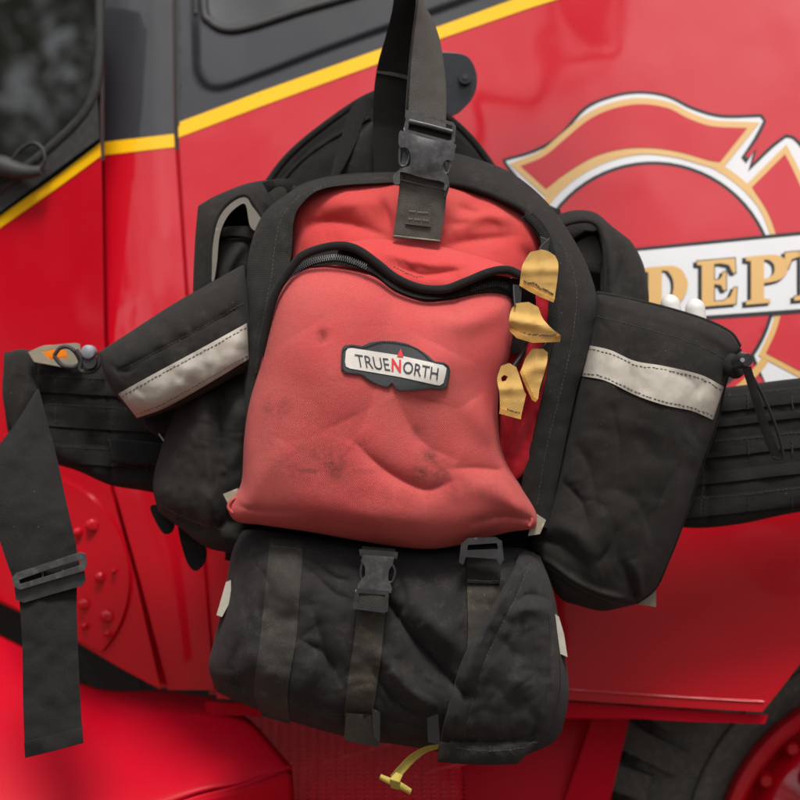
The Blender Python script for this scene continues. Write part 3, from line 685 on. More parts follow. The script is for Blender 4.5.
for q in ((36, 376), (40, 404), (50, 446)): stitch(hbl.o, M['stitch'], [(q[0]+6, q[1]), (90, q[1]+2), (158, q[1]+6)], lambda x, y: hbl.at(x, y)-.0034, w=.35)
for yy in (386, 430, 486): stitch(hbr.o, M['stitch'], [(655, yy+15), (730, yy+10), (800, yy+2), (885, yy-4)], lambda x, y: hbr.at(x, y)-.0034, w=.35)
for x0_, ys_ in ((55, (378, 408, 450)), (112, (380, 410, 452)), (146, (384, 414, 456))):
    for yy in ys_: stitch(hbl.o, M['stitchdark'], [(x0_, yy), (x0_+.6, yy+15)], lambda x, y: hbl.at(x, y)-.0036, gap=2, ln=1.8, w=1.4)
for x0_ in (704, 748, 792):
    for yy in (395, 440, 496): stitch(hbr.o, M['stitchdark'], [(x0_, yy), (x0_+.6, yy+14)], lambda x, y: hbr.at(x, y)-.0036, gap=2, ln=1.8, w=1.4)

# main compartment shell
body = patch('main_compartment', M['blackdeep'], pack, [(258, 215), (285, 192), (330, 176), (400, 172), (470, 180), (520, 195), (560, 225)],
    [(560, 225), (585, 300), (575, 400), (550, 560)], [(232, 556), (330, 566), (450, 566), (550, 560)], [(258, 215), (244, 300), (240, 420), (232, 556)], .10, .075, back=.07, noise=.003, nu=80, nv=80, pw=(4, 4))
# left lower dark side of the pack, below the side pocket
lls = patch('side_gusset', M['black'], pack, [(178, 400), (205, 385), (250, 360), (262, 345)], [(262, 345), (256, 420), (250, 480), (243, 548)], [(158, 512), (180, 528), (208, 548), (243, 554)], [(178, 400), (164, 438), (153, 482), (158, 512)],
    (.07, .03, .04, .08), .05, back=.05, noise=.0035, nscale=28, seed=21, folds=[([(205, 400), (206, 450), (212, 520)], 9, .012, 'n'), ([(222, 395), (222, 440), (228, 520)], 8, -.014, 'n'), ([(165, 510), (200, 528), (240, 520)], 8, -.012), ([(232, 380), (240, 440), (226, 470)], 8, .009)])
stitch(lls.o, M['stitch'], [(160, 505), (190, 520), (225, 530)], lls.at)
for a in ([(150, 508), (160, 506), (174, 520), (172, 532), (162, 532)], [(178, 526), (190, 530), (205, 545), (206, 560), (196, 571), (186, 560)]):
    fill('strap_end', M['blackdeep'], lls.o, [a], PY(.09), .012, step=3, sm=True, bevel=.003)
# rear pockets
lrp = patch('rear_pocket', M['black'], pack, [(198, 206), (215, 196), (245, 184), (268, 180), (285, 180), (297, 188)], [(297, 188), (292, 240), (280, 320)], [(192, 330), (230, 330), (280, 320)], [(198, 206), (195, 240), (193, 285), (192, 330)],
    .09, .03, back=.04, noise=.002, seed=5, nu=120, nv=120, extra=lambda px, py, U, V: -.045*inside(px, py, [np.array([(213, 280), (216, 236), (226, 212), (238, 203), (250, 206), (262, 222), (258, 262), (240, 290)], float)]))
fill('pocket_lining', M['lining'], lrp.o, [[(211, 276), (213, 240), (220, 216), (234, 201), (246, 197), (252, 206), (264, 222), (258, 231), (250, 226), (246, 206), (240, 205), (228, 216), (220, 234), (217, 262), (214, 280)]], PY(.055), .006, step=3, sm=True, bevel=.0012)
strip('inner_band', M['black'], lrp.o, [(219, 228), (235, 226), (262, 226)], [(217, 238), (235, 236), (260, 240)], [.075, .07, .065], .003, n=20)
patch('inner_fold', M['black'], lrp.o, [(218, 240), (238, 238), (262, 240)], [(262, 240), (255, 262), (240, 290)], [(214, 296), (228, 296), (240, 290)], [(218, 240), (215, 268), (214, 296)], .085, .01, back=.004, nu=40, nv=40, noise=.002, folds=[([(245, 240), (232, 262), (222, 286)], 5, .008)])
pipe('pocket_rim', M['black'], lrp.o, [(209, 300), (210, 272), (211, 245), (217, 218), (230, 201), (246, 195), (256, 207), (266, 222)], 2.4, y=.056)
strip('zip_garage_or_gap', M['black'], lrp.o, [(262, 182), (275, 179), (287, 179), (294, 184)], [(268, 193), (277, 187), (285, 188), (288, 197)], [.05, .04, .045, .05], .004, n=24)
rrp = patch('rear_pocket', M['black'], pack, [(545, 224), (560, 214), (578, 210), (596, 213), (612, 226), (630, 240)], [(630, 240), (638, 252), (645, 270), (649, 300), (645, 340)], [(540, 340), (590, 340), (645, 340)], [(545, 224), (540, 280), (540, 340)],
    .10, .04, back=.04, noise=.003, seed=11, nu=110, nv=90, folds=[([(598, 216), (608, 250), (612, 300)], 5, .008, 'n'), ([(622, 245), (620, 270), (612, 300)], 5, -.006), ([(552, 226), (580, 216), (600, 222)], 4, .006)],
    extra=lambda px, py, U, V: -.035*inside(px, py, [np.array([(572, 240), (585, 232), (598, 232), (602, 252), (600, 300), (588, 300), (578, 270)], float)]))
fill('pocket_lining', M['lining'], rrp.o, [[(576, 244), (590, 236), (598, 240), (601, 262), (590, 264), (580, 258)]], PY(.092), .003, step=3, sm=True)
strip('inner_band', M['black'], rrp.o, [(584, 262), (596, 263), (603, 265)], [(586, 272), (596, 273), (604, 275)], [.08, .075, .07], .003, n=14)
pipe('pocket_rim', M['black'], rrp.o, [(556, 228), (572, 222), (590, 221), (600, 230), (605, 255), (605, 300)], 2.6, y=.058)

# red main panel
mp_ = patch('main_panel', M['pinktop'], pack, [(290, 205), (305, 192), (335, 183), (395, 180), (450, 186), (500, 200), (530, 214), (545, 236)],
    [(545, 236), (558, 300), (552, 390), (522, 512)], [(250, 512), (330, 522), (430, 526), (522, 512)], [(290, 205), (288, 300), (262, 400), (250, 512)], .012, .035, back=.02, noise=.0022, nscale=45, seed=31, nu=130, nv=130, pw=(3, 3),
    folds=[([(300, 225), (340, 222), (392, 238)], 10, -.010), ([(298, 205), (340, 198), (388, 205)], 15, .008), ([(450, 232), (480, 214), (520, 216)], 9, .012), ([(444, 246), (476, 240), (515, 236)], 6, -.007), ([(456, 206), (476, 212), (492, 206)], 7, -.010), ([(445, 225), (470, 222)], 6, -.007), ([(380, 195), (387, 215), (392, 235)], 6, -.008)])
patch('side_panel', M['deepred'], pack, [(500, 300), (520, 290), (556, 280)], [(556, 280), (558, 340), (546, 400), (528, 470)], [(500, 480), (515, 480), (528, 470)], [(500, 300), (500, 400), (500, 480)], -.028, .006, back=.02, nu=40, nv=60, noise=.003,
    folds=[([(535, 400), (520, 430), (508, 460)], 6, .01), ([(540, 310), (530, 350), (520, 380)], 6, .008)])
# black bands
bl = patch('edge_band', M['black'], pack, [(345, 176), (365, 173), (392, 171), (396, 173)], [(396, 173), (396, 181)], [(262, 545), (250, 545), (236, 545)][::-1], [(345, 176), (345, 177)], .0, .0, nu=4, nv=4) if False else None
LO = [(398, 172), (350, 175), (312, 181), (284, 196), (262, 216), (250, 248), (246, 285), (247, 330), (244, 380), (241, 430), (239, 480)]
LI = [(398, 183), (350, 185), (320, 190), (303, 203), (294, 220), (290, 262), (273, 300), (263, 345), (257, 400), (254, 440), (250, 480)]
bandl = strip('edge_band', M['black'], pack, LO, LI, [(.035, .0), (.035, -.008), (.03, -.018), (.025, -.026), (.02, -.032), (.01, -.034), (0., -.02), (0, -.015), (.01, -.01), (.02, 0.)], .012, n=110, m=18, crown=.010, ripple=.002, bevel=.002)
RO = [(440, 150), (470, 157), (510, 172), (545, 200), (571, 235), (589, 270), (597, 305), (590, 345), (577, 390), (566, 440), (556, 490), (548, 530)]
RI = [(440, 180), (462, 185), (492, 195), (522, 212), (541, 240), (551, 270), (554, 310), (549, 360), (539, 410), (528, 455), (521, 490), (528, 520)]
bandr = strip('edge_band', M['black'], pack, RO, RI, [(.06, .01), (.055, .0), (.045, -.01), (.03, -.022), (.02, -.032), (.015, -.036), (.01, -.038), (.01, -.038), (.01, -.03), (.02, -.01)], .012, n=120, m=18, crown=.012, ripple=.002, seed=4, bevel=.002)
stitch(bandr.o, M['stitch'], [(560, 240), (574, 275), (576, 310), (568, 360), (556, 410), (545, 455), (537, 505)], bandr.at)
stitch(bandl.o, M['stitch'], [(300, 195), (283, 215), (275, 245), (270, 285), (262, 320)], bandl.at)
stitch(bandl.o, M['stitch'], [(384, 178), (350, 180), (322, 186), (306, 197)], bandl.at)
pipe('piping', M['binding'], bandr.o, [(446, 183), (470, 187), (505, 200), (530, 216), (547, 245), (553, 270)], 3.0, surf=bandr.at, off=.002)
# zip along the right inner edge
def teeth(parent, pts, surf, off=.003, w=2.6, step=2.2, h=.0012):
    c = resamp(cat(pts, 8), step=step); it = []
    for i in range(1, len(c)-1):
        t = c[i+1]-c[i-1]; t /= np.linalg.norm(t); nrm = np.array([-t[1], t[0]])
        for s in (-1, 1):
            m = c[i]+nrm*s*w*.5+t*(.5*step*.5*s); a = m-nrm*w*.55; b = m+nrm*w*.55
            q = np.array([a, b]); w3 = P(q[:, 0], q[:, 1], surf(q[:, 0], q[:, 1])-off)
            it.append(((w3[0]+w3[1])/2, np.linalg.norm(w3[1]-w3[0])/2, .00055, h, w3[1]-w3[0]))
    return boxes('zip_teeth', M['zip'], parent, it)
zt = strip('zip_tape', M['binding'], pack, [(520, 218), (535, 232), (545, 255), (549, 285), (546, 330), (530, 390)], [(533, 212), (548, 230), (556, 255), (559, 285), (556, 330), (540, 392)], [-.030, -.034, -.038, -.040, -.040], .002, n=50)
teeth(zt.o, [(524, 213), (540, 230), (549, 252), (553, 285)], zt.at, .001)

# front pocket
fp = patch('front_pocket', M['pink'], pack,
    [(283, 281), (299, 267), (320, 264), (350, 267), (376, 273), (398, 288), (425, 297), (450, 296), (480, 290), (505, 291), (517, 297)],
    [(517, 297), (516, 330), (511, 355), (502, 378), (498, 405), (499, 435), (506, 460), (522, 488), (534, 508), (537, 516)],
    [(226, 507), (236, 521), (262, 525), (310, 532), (360, 541), (400, 547), (430, 549), (455, 546), (482, 539), (510, 532), (534, 528), (537, 516)],
    [(283, 281), (273, 305), (266, 335), (258, 372), (249, 405), (244, 440), (242, 478), (236, 494), (226, 507)],
    (-.030, -.035, -.02, -.02), .062, back=.03, noise=.00055, nscale=80, seed=41, nu=190, nv=190, pw=(3.6, 4.6),
    folds=[([(392, 300), (385, 340), (372, 400), (352, 450)], 26, -.006), ([(352, 440), (385, 470), (425, 490), (455, 480)], 13, -.010), ([(395, 395), (420, 440), (460, 462)], 24, -.006),
           ([(440, 345), (428, 370), (420, 400)], 24, .009), ([(498, 470), (470, 468), (440, 470)], 9, -.006, 's'), ([(520, 505), (490, 490), (462, 488)], 12, .008, 's'), ([(508, 440), (490, 430), (470, 400)], 14, .006),
           ([(515, 300), (470, 320), (430, 320)], 13, .007), ([(455, 300), (448, 318)], 7, -.005, 's'), ([(300, 330), (330, 380), (350, 420)], 32, .007), ([(240, 500), (262, 470), (280, 440)], 14, .006, 's'),
           ([(530, 520), (500, 517), (470, 525)], 6, -.009, 's'), ([(236, 505), (262, 512), (300, 512)], 6, -.004, 's'), ([(320, 330), (325, 345)], 7, -.003), ([(300, 500), (360, 515), (430, 520)], 16, .004)],
    spots=[(430, 458, 10, 9, 1.), (440, 470, 11, 14, 1.), (420, 475, 13, 8, .95), (325, 452, 24, 10, .6), (335, 466, 18, 14, .75), (328, 471, 42, 3, .7), (276, 408, 13, 12, .7), (322, 337, 5, 9, .8), (418, 430, 7, 7, .7), (350, 520, 80, 8, .25), (470, 490, 50, 16, .35), (285, 470, 20, 20, .35), (266, 330, 8, 30, .3), (490, 520, 30, 8, .45), (385, 500, 60, 14, .25), (455, 380, 25, 40, .15), (270, 440, 14, 40, .25)])
# corner folds of the pocket
pipe('corner_fold', M['pink'], fp.o, [(240, 496), (232, 500), (228, 507), (233, 513)], 1.6, y=-.030)
pipe('corner_fold', M['pink'], fp.o, [(508, 520), (518, 516), (527, 516), (532, 520), (529, 526)], 2.0, y=-.034)
tb = fill('corner_tab', M['tan'], fp.o, [[(223, 494), (238, 488), (241, 496), (228, 504)]], PY(-.022), .003, step=3, bevel=.0008)
tb = fill('corner_tab', M['tan'], fp.o, [[(534, 512), (546, 520), (540, 534), (528, 536)]], PY(-.018), .003, step=3, bevel=.0008)
# zip band and roof of the pocket
topL = [(296, 262), (308, 253), (328, 247), (345, 246), (360, 251), (378, 264), (396, 278), (420, 288), (445, 289), (465, 282), (490, 272), (508, 270), (522, 276)]
roof = patch('pocket_roof', M['pinktop'], pack, [(338, 244), (355, 241), (380, 239), (410, 242), (440, 246), (470, 254), (500, 263), (522, 272)], [(522, 272), (523, 276), (523, 280)],
    [(338, 249), (360, 254), (378, 266), (396, 280), (420, 290), (445, 291), (465, 284), (490, 275), (523, 280)], [(338, 244), (337, 246), (338, 249)], (-.03, -.03, -.06, -.055), .012, back=.02, noise=.0015, nu=130, nv=50, seed=51,
    folds=[([(380, 250), (420, 262), (470, 264)], 6, .006), ([(395, 266), (425, 275), (460, 270)], 4, -.004)])
stitch(roof.o, M['stitchtan'], [(394, 266), (402, 271), (414, 276), (424, 277)], roof.at, gap=3, ln=2, w=.8, jit=.4)
zl = cat([(256, 372), (262, 345), (270, 315), (281, 288), (296, 268), (314, 258), (335, 254), (356, 258), (374, 268), (394, 284), (420, 293), (450, 293), (480, 284), (500, 282), (516, 290)], 8)
zb = strip('zip_tape', M['binding'], pack, [(254, 374), (259, 345), (267, 314), (278, 286), (293, 264), (312, 252), (335, 249), (358, 253), (376, 264), (395, 280), (420, 290), (448, 290), (478, 279), (502, 275), (521, 284)],
    [(260, 374), (268, 345), (275, 318), (286, 292), (301, 271), (318, 266), (335, 265), (354, 268), (374, 274), (394, 289), (422, 299), (450, 298), (480, 293), (502, 294), (518, 303)],
    [(-.032, -.034), (-.034, -.040), (-.038, -.05), (-.045, -.052), (-.050, -.058), (-.050, -.060), (-.052, -.056), (-.045, -.046)], .002, n=120, m=10)
teeth(zb.o, [(262, 352), (270, 322), (280, 294), (294, 274), (312, 262), (335, 257.5), (352, 261), (368, 268)], zb.at, .001, w=2.8)
teeth(zb.o, [(468, 290), (486, 285), (500, 284), (512, 290)], zb.at, .001, w=2.8)
pp = resamp(cat([(261, 355), (266, 326), (276, 292)]+topL, 8), step=3)
tube('piping', M['binding'], pack, P(pp[:, 0], pp[:, 1], np.interp(np.arange(len(pp)), [0, 20, 60, len(pp)-1], [-.045, -.058, -.074, -.066])), .0042, k=12)
# dark sheet put in as the gap's shade & dangling zip hardware
fill('zip_garage_or_gap', M['blackdeep'], pack, [[(510, 282), (526, 276), (536, 300), (530, 330), (522, 350), (512, 352), (516, 320)]], PY(-.052), .006, step=4, sm=True, bevel=.001)

# logo patch
lp = fill('logo_patch', M['patchgrey'], pack, [[(342, 348), (345, 345), (352, 344.5), (362, 346), (370, 342.5), (382, 340.8), (395, 341), (407, 343.5), (418, 348.5), (428, 355), (434, 361), (444, 362.5), (449, 366), (450.5, 371), (447, 388), (441, 389.8), (428, 389), (416, 390.8), (402, 391), (396, 390), (392, 384), (388, 388), (380, 386), (370, 382), (361, 375), (352, 374), (344.5, 373), (341, 368), (341, 356)]],
    fp.map, .002, .0022, step=3, bevel=.0003)
fill('white_field', M['patchwhite'], lp, [[(346, 351), (348, 348.4), (352, 348), (400, 355.4), (443, 365), (446.5, 368), (446, 373), (443.5, 383), (440, 385.5), (436, 385), (400, 377), (350, 368.5), (346, 366.5), (345, 362)]], fp.map, .0004, .0029, step=3)
def text(name, s, mat, parent, p0, p1, hpx, surfmap, off, squeeze=None, bold=0, shear=(0, 0)):
    cu = bpy.data.curves.new('t', 'FONT'); cu.body = s; cu.offset = bold; cu.resolution_u = 4
    to = bpy.data.objects.new('t', cu); COL.objects.link(to); bpy.context.view_layer.update()
    dg = bpy.context.evaluated_depsgraph_get(); me = bpy.data.meshes.new_from_object(to.evaluated_get(dg))
    V = np.array([v.co[:] for v in me.vertices]); fc = [list(p.vertices) for p in me.polygons]
    bpy.data.objects.remove(to); bpy.data.meshes.remove(me)
    x0, x1 = V[:, 0].min(), V[:, 0].max(); y0, y1 = V[:, 1].min(), V[:, 1].max()
    u = (V[:, 0]-x0)/(x1-x0); v = (V[:, 1]-y0)/(y1-y0)
    p0 = np.array(p0, float); p1 = np.array(p1, float); d = p1-p0; up = np.array([d[1], -d[0]])/np.linalg.norm(d)*hpx
    q = p0+u[:, None]*d+v[:, None]*(up+np.array(shear))
    return mk(name, surfmap(q[:, 0], q[:, 1], off), fc, mat, parent, smooth=False)
text('lettering', 'TRUE', M['ink'], lp, (357, 366.5), (390.5, 371), 12.5, fp.map, .0036, bold=-.004, shear=(-4, 0))
text('red_letter', 'N', M['redink'], lp, (391.5, 371), (401, 372.6), 13.0, fp.map, .0037, bold=.03, shear=(-2, 0))
text('lettering', 'ORTH', M['ink'], lp, (402.5, 372.8), (437.5, 380), 12.2, fp.map, .0036, bold=.004, shear=(-1, 0))
fill('north_arrow', M['redink'], lp, [[(400.8, 348.5), (403.5, 357), (397, 356.5)]], fp.map, .0004, .0038, step=3)
stitch(lp, M['stitchdark'], [(343, 350), (352, 345.8), (363, 347.5), (382, 342), (406, 344.8), (420, 351), (433, 362), (446, 364.5), (449, 370), (446, 387), (430, 387.6), (414, 389.5), (398, 389.5), (392, 382.5), (387, 386.6), (372, 381.5), (361, 374), (346, 372), (342.5, 366), (343, 350)], fp.at, gap=2.4, ln=1.5, w=.8, off=.003, jit=.05)

# zip pulls
def cpx(L): return [(480+.2625*x, 220+.2625*y) for x, y in L]
def pull(outline, back_shift, y0, bend, cordpts, stitch_pts=None, hole=None, tilt=0, lab=None, ledge=None):
    o = np.array(cpx(outline)); o = soft(o, 28); cx, cy = o.mean(0)
    def mp(x, y, off=0):
        x = np.asarray(x, float); y = np.asarray(y, float)
        return P(x, y, y0-off-bend*np.exp(-((y-cy-(x-cx)*tilt)/7.)**2)+.0004*fbm(x/6, y/6, int(cx), 2)+.004*(y-cy)/18+.0008*((x-cx)/9.)**2-.0022*np.exp(-((x-cx-1)/3.2)**2)*np.clip((cy-y)/10.+.35, 0, 1)-.0025*np.clip((y-cy-3)/8., 0, 1))
    loops = [soft(cpx(outline), 28)]+([cpx(hole)] if hole else [])
    f = fill('zip_pull', M['yellow'], pack, loops, mp, .0026, 0, step=2.2, bevel=.0006)
    if lab: f['label'] = lab
    if ledge: fill('folded_hem', M['yellowedge'], f, [cpx(ledge)], lambda x, y, off=0: mp(x, y, off+.0024), .004, 0, step=2, bevel=.0007)
    b2 = [[(x+back_shift[0], y+back_shift[1]) for x, y in L] for L in loops]
    fill('back_layer', M['yellowedge'], f, b2, lambda x, y, off=0: mp(np.asarray(x)-back_shift[0], np.asarray(y)-back_shift[1], off-.0042), .003, 0, step=2.4, bevel=.0006)
    c = resamp(cat(cpx(cordpts), 6), step=1.5)
    tube('pull_cord', M['cord'], f, P(c[:, 0], c[:, 1], np.linspace(y0+.012, y0-.003, len(c))), .0009, k=8)
    if stitch_pts:
        c = cpx(stitch_pts); stitch(f, M['ink'], c, lambda x, y: mp(x, y, 0)[..., 1], gap=1.8, ln=1.5, w=1., jit=.35, off=.0004)
    return f
pull([(152, 238), (160, 178), (178, 142), (192, 122), (235, 112), (262, 120), (286, 136), (298, 165), (296, 215), (284, 302), (240, 282), (200, 262)], (-1.2, 3.6), -.075, .004, [(265, 70), (250, 85), (232, 102), (225, 120)], [(168, 228), (185, 240), (205, 238), (225, 254), (250, 266), (278, 282)], lab='topmost yellow zip pull with dark stitching', ledge=[(152, 238), (200, 262), (240, 282), (284, 302), (280, 314), (236, 296), (190, 274), (150, 250)])
pull([(108, 392), (118, 345), (136, 317), (185, 312), (222, 332), (238, 372), (268, 408), (306, 438), (290, 444), (240, 444), (190, 440), (140, 424)], (.2, 4.0), -.082, .006, [(128, 250), (129, 280), (131, 305), (134, 330)], [(150, 428), (190, 436), (235, 440), (290, 440)], tilt=.2, lab='yellow zip pull bent outward', ledge=[(112, 402), (140, 424), (190, 440), (240, 444), (290, 444), (308, 440), (305, 464), (200, 468), (140, 450), (112, 422)])
pull([(158, 568), (172, 530), (188, 505), (200, 491), (240, 490), (258, 505), (256, 540), (246, 580), (228, 640), (222, 682), (206, 674), (182, 622)], (-1.2, 2.2), -.070, .004, [(262, 445), (250, 470), (240, 480), (222, 500)], None, tilt=-.3, ledge=[(158, 566), (182, 622), (206, 672), (222, 682), (212, 694), (198, 686), (168, 622), (152, 580)])
pull([(66, 600), (80, 556), (110, 545), (138, 560), (152, 598), (168, 650), (176, 664), (158, 742), (130, 736), (76, 716), (74, 660), (68, 628)], (0, 2.4), -.078, .004, [(178, 470), (160, 510), (135, 545), (112, 575), (104, 600)], [(104, 720), (130, 730), (152, 736)], hole=[(80, 600), (92, 590), (106, 596), (98, 612), (84, 616)], ledge=[(76, 716), (130, 736), (158, 742), (156, 760), (126, 752), (73, 738)])
c = resamp(cat([(520, 346), (523, 352), (516, 364), (508, 378)], 6), step=2); tube('zip_slider', M['zip'], pack, P(c[:, 0], c[:, 1], -.066), .003)
fill('zip_slider', M['zip'], pack, [[(513, 284), (522, 286), (521, 303), (514, 302)]], PY(-.070), .006, step=3, bevel=.001)
fill('zip_slider', M['zip'], pack, [[(540, 236), (550, 240), (548, 254), (541, 250)]], PY(-.055), .006, step=3, bevel=.001)

# haul strap and buckle
strip('haul_strap', M['blackdeep'], pack, [(396, -34), (393, 5), (386, 35), (377, 68), (373, 110), (374, 180)], [(418, -34), (416, 8), (411, 45), (407, 90), (404, 130), (402, 180)], [.02, .05, .08, .10, .10], .003, n=60, m=12)
strip('strap_hem', M['webdusty'], pack, [(376.5, 69), (392, 72), (409, 76)], [(376, 73), (392, 76), (408.6, 80)], [.0795, .079, .0795], .001, n=20, m=4, crown=0, ripple=0)
hs = strip('haul_strap', M['webgrey'], pack, [(397, -34), (415, -6), (413, 25), (409, 60), (406, 100), (405, 118)], [(420, -34), (422, -2), (433, 20), (441, 45), (446, 85), (446, 128)], [(.01, .02), (-.02, .035), (-.035, .02), (-.045, .0), (-.05, -.02)], .0035, n=70, m=14, crown=.002, ripple=.001)
strip('strap_edge', M['web'], hs.o, [(417, -6), (413, 25), (409, 60), (406, 108)], [(419, -6), (415.4, 25), (411.4, 60), (408.4, 108)], None, .002, n=40, m=3, surf=hs.at, off=.0012, crown=0)
ls = strip('haul_strap', M['webgrey'], pack, [(401, 170), (398, 200), (393, 238)], [(448, 178), (445, 210), (440, 243)], [-.055, -.05, -.045], .003, n=40, m=16, ripple=.001)
strip('strap_hem', M['tan'], ls.o, [(393.5, 235), (416, 237.5), (440, 240)], [(393.2, 236.5), (416, 239), (440, 241.6)], None, .001, n=20, m=3, surf=ls.at, off=.0016, crown=0, sm=False)
fill('printed_label', M['webgrey'], ls.o, [[(408, 203), (431, 206), (431, 227), (405, 224)]], ls.map, .0008, .0022, step=3)
it = []
for (a, b, y) in ((410, 416, 211), (418, 428, 212), (409, 413, 218.6), (415, 421, 219.2), (423, 428, 220)):
    xs = np.arange(a, b, 1.6)
    for x in xs:
        q = ls.map(np.array([x]), np.array([y+(x-a)*.05]), .0032)[0]; it.append((q, .00045, .0007, .0002, (1, 0, 0)))
boxes('print_marks', M['lining'], ls.o, it)
def bpx(L): return [(380+.2*x, 90+.2*y) for x, y in L]
by = -.062
bk = fill('buckle', M['buckle'], pack, [bpx([(100, 205), (130, 212), (250, 245), (372, 268), (375, 300), (368, 348), (350, 352), (332, 350), (316, 368), (310, 392), (322, 412), (340, 432), (345, 462), (330, 500), (318, 498), (322, 470), (300, 456), (215, 440), (112, 410), (100, 430), (98, 470), (70, 468), (66, 430), (92, 402), (118, 388), (146, 378), (152, 350), (148, 310), (128, 288), (100, 286), (92, 250)])],
    lambda x, y, o=0: P(x, y, by-o-.0035*np.exp(-((np.asarray(x)-426)/15.)**4)*np.exp(-((np.asarray(y)-154)/18.)**4)), .009, 0, step=3, bevel=.0016, bseg=3, sm=True)
fill('buckle_frame', M['buckle'], bk, [bpx([(140, 102), (170, 100), (260, 130), (368, 162), (380, 182), (374, 262), (355, 268), (120, 212), (118, 190)]), bpx([(152, 120), (200, 128), (300, 158), (362, 178), (360, 196), (250, 165), (150, 140)]), bpx([(150, 150), (250, 176), (360, 206), (358, 250), (340, 252), (140, 198)])], PY(by), .006, 0, step=2.5, bevel=.0011, bseg=3)
c = resamp(np.array(bpx([(146, 150), (250, 174), (362, 205)]), float), step=2); tube('cross_bar', M['buckle'], bk, P(c[:, 0], c[:, 1]+1, by-.001), .0026, k=12)
strip('strap_fold', M['web'], bk, bpx([(150, 165), (140, 200)]), bpx([(358, 212), (352, 252)]), [by+.004, by+.002], .003, n=8, m=14)
for L in ([(100, 292), (112, 284), (132, 296), (146, 330), (132, 372), (112, 382), (98, 366)], [(322, 352), (338, 350), (350, 372), (344, 408), (330, 420), (316, 402), (312, 376)]):
    tube('buckle_prong', M['buckle'], bk, P(*(resamp(cat(bpx(L), 5, closed=True), step=2, closed=True).T), by+.003), .0014, k=8, closed=True)
fill('female_buckle', M['buckle'], bk, [bpx([(118, 300), (146, 310), (320, 352), (330, 380), (345, 430), (348, 480), (335, 528), (318, 540), (318, 500), (212, 478), (104, 452), (98, 480), (68, 474), (66, 432), (95, 400), (105, 360)]), bpx([(118, 418), (215, 444), (316, 468), (312, 492), (210, 470), (112, 444)])], PY(by+.007), .008, 0, step=3, bevel=.0014, sm=False)

# side pockets
sr = patch('side_pocket', M['black'], pack,
    [(596, 292), (620, 296), (650, 303), (680, 311), (710, 321), (731, 332), (741, 347)],
    [(741, 347), (733, 362), (725, 385), (716, 425), (700, 470), (684, 520), (668, 562), (654, 590), (636, 604)],
    [(530, 556), (545, 575), (560, 598), (580, 606), (602, 611), (620, 608), (636, 604)],
    [(596, 292), (592, 330), (578, 385), (566, 440), (552, 490), (534, 530), (530, 556)],
    (.02, .06, .09, .05), .055, back=.07, noise=.003, nscale=48, seed=61, nu=150, nv=180, pw=(3, 4),
    folds=[([(600, 560), (612, 540), (615, 500)], 7, -.006, 's'), ([(560, 480), (580, 500), (590, 530)], 7, -.006), ([(700, 400), (690, 380), (668, 372)], 5, -.004), ([(610, 400), (620, 450), (612, 500)], 9, -.004), ([(650, 540), (660, 500), (676, 470)], 7, -.005), ([(545, 562), (580, 585), (612, 598), (636, 602)], 4, .007, 'n'), ([(548, 572), (585, 595), (620, 606)], 4, -.006, 'n'), ([(636, 600), (628, 575), (622, 560)], 5, -.012, 's'), ([(642, 598), (638, 575), (634, 560)], 5, .008, 's'),
           ([(550, 520), (570, 530), (600, 560)], 10, .007), ([(535, 540), (560, 545), (590, 570)], 8, -.007, 's'), ([(620, 340), (630, 380), (622, 420)], 14, -.006), ([(660, 350), (662, 420), (650, 500)], 24, .007), ([(700, 370), (696, 420), (680, 480)], 12, -.004),
           ([(575, 440), (590, 470), (600, 520)], 16, -.005), ([(598, 300), (640, 312), (700, 330), (736, 350)], 4, .003, 'n'), ([(600, 380), (602, 430)], 16, .004)])
pipe('piping', M['binding'], sr.o, [(741, 349), (733, 363), (725, 386), (716, 426), (700, 471), (684, 521), (668, 562), (655, 589), (637, 603)], 1.4, surf=sr.at, off=.0)
pipe('hem', M['black'], sr.o, [(597, 293), (620, 297), (650, 304), (680, 312), (710, 322), (731, 333), (740, 346)], 2.0, surf=sr.at, off=.0005)
refl = strip('reflective_strip', M['reflect'], sr.o, [(587, 345), (610, 350), (635, 361), (664, 366), (701, 375), (724, 387)], [(581, 376), (606, 381), (635, 395), (664, 405), (692, 411), (713, 420)], None, .0015, n=90, m=16, surf=sr.at, off=.0015, crown=.0004, ripple=.0008)
stitch(refl.o, M['stitch'], [(588, 348.5), (610, 353.5), (635, 364.5), (664, 369.5), (701, 378.5), (722, 390)], refl.at)
stitch(refl.o, M['stitch'], [(583, 372.5), (606, 377.5), (635, 391.5), (664, 401.5), (692, 407.5), (713, 416)], refl.at)
stitch(sr.o, M['stitch'], [(596, 316), (640, 327), (690, 342), (732, 362)], sr.at)
stitch(sr.o, M['stitch'], [(546, 566), (580, 589), (612, 602), (634, 606)], sr.at, jit=.1)
fill('tan_tab', M['tan'], sr.o, [[(636, 596), (656, 588), (656, 607), (636, 604)]], PY(.10), .003, step=4)
sy = .035
c = resamp(cat([(738, 352), (746, 356), (748, 366), (742, 373), (734, 370), (730, 360)], 5), step=1.5)
q = P(737, 368, sy); tube('cord_channel', M['black'], sr.o, np.array([q+[-.006, .01, .004], q, q-[-.001, .006, 0]]), [.012, .0115, .008], k=18)
q = P(743, 360, .01); cl = tube('cord_lock', M['buckleblack'], sr.o, np.array([q+[-.006, .01, -.003], q+[0, .002, 0], q+[.003, -.006, 0]]), [.006, .0085, .0065], k=18)
q = P(742, 360, .0); tube('lock_button', M['greyplastic'], sr.o, np.array([q, q-[0, .003, 0]]), .0022, k=12)
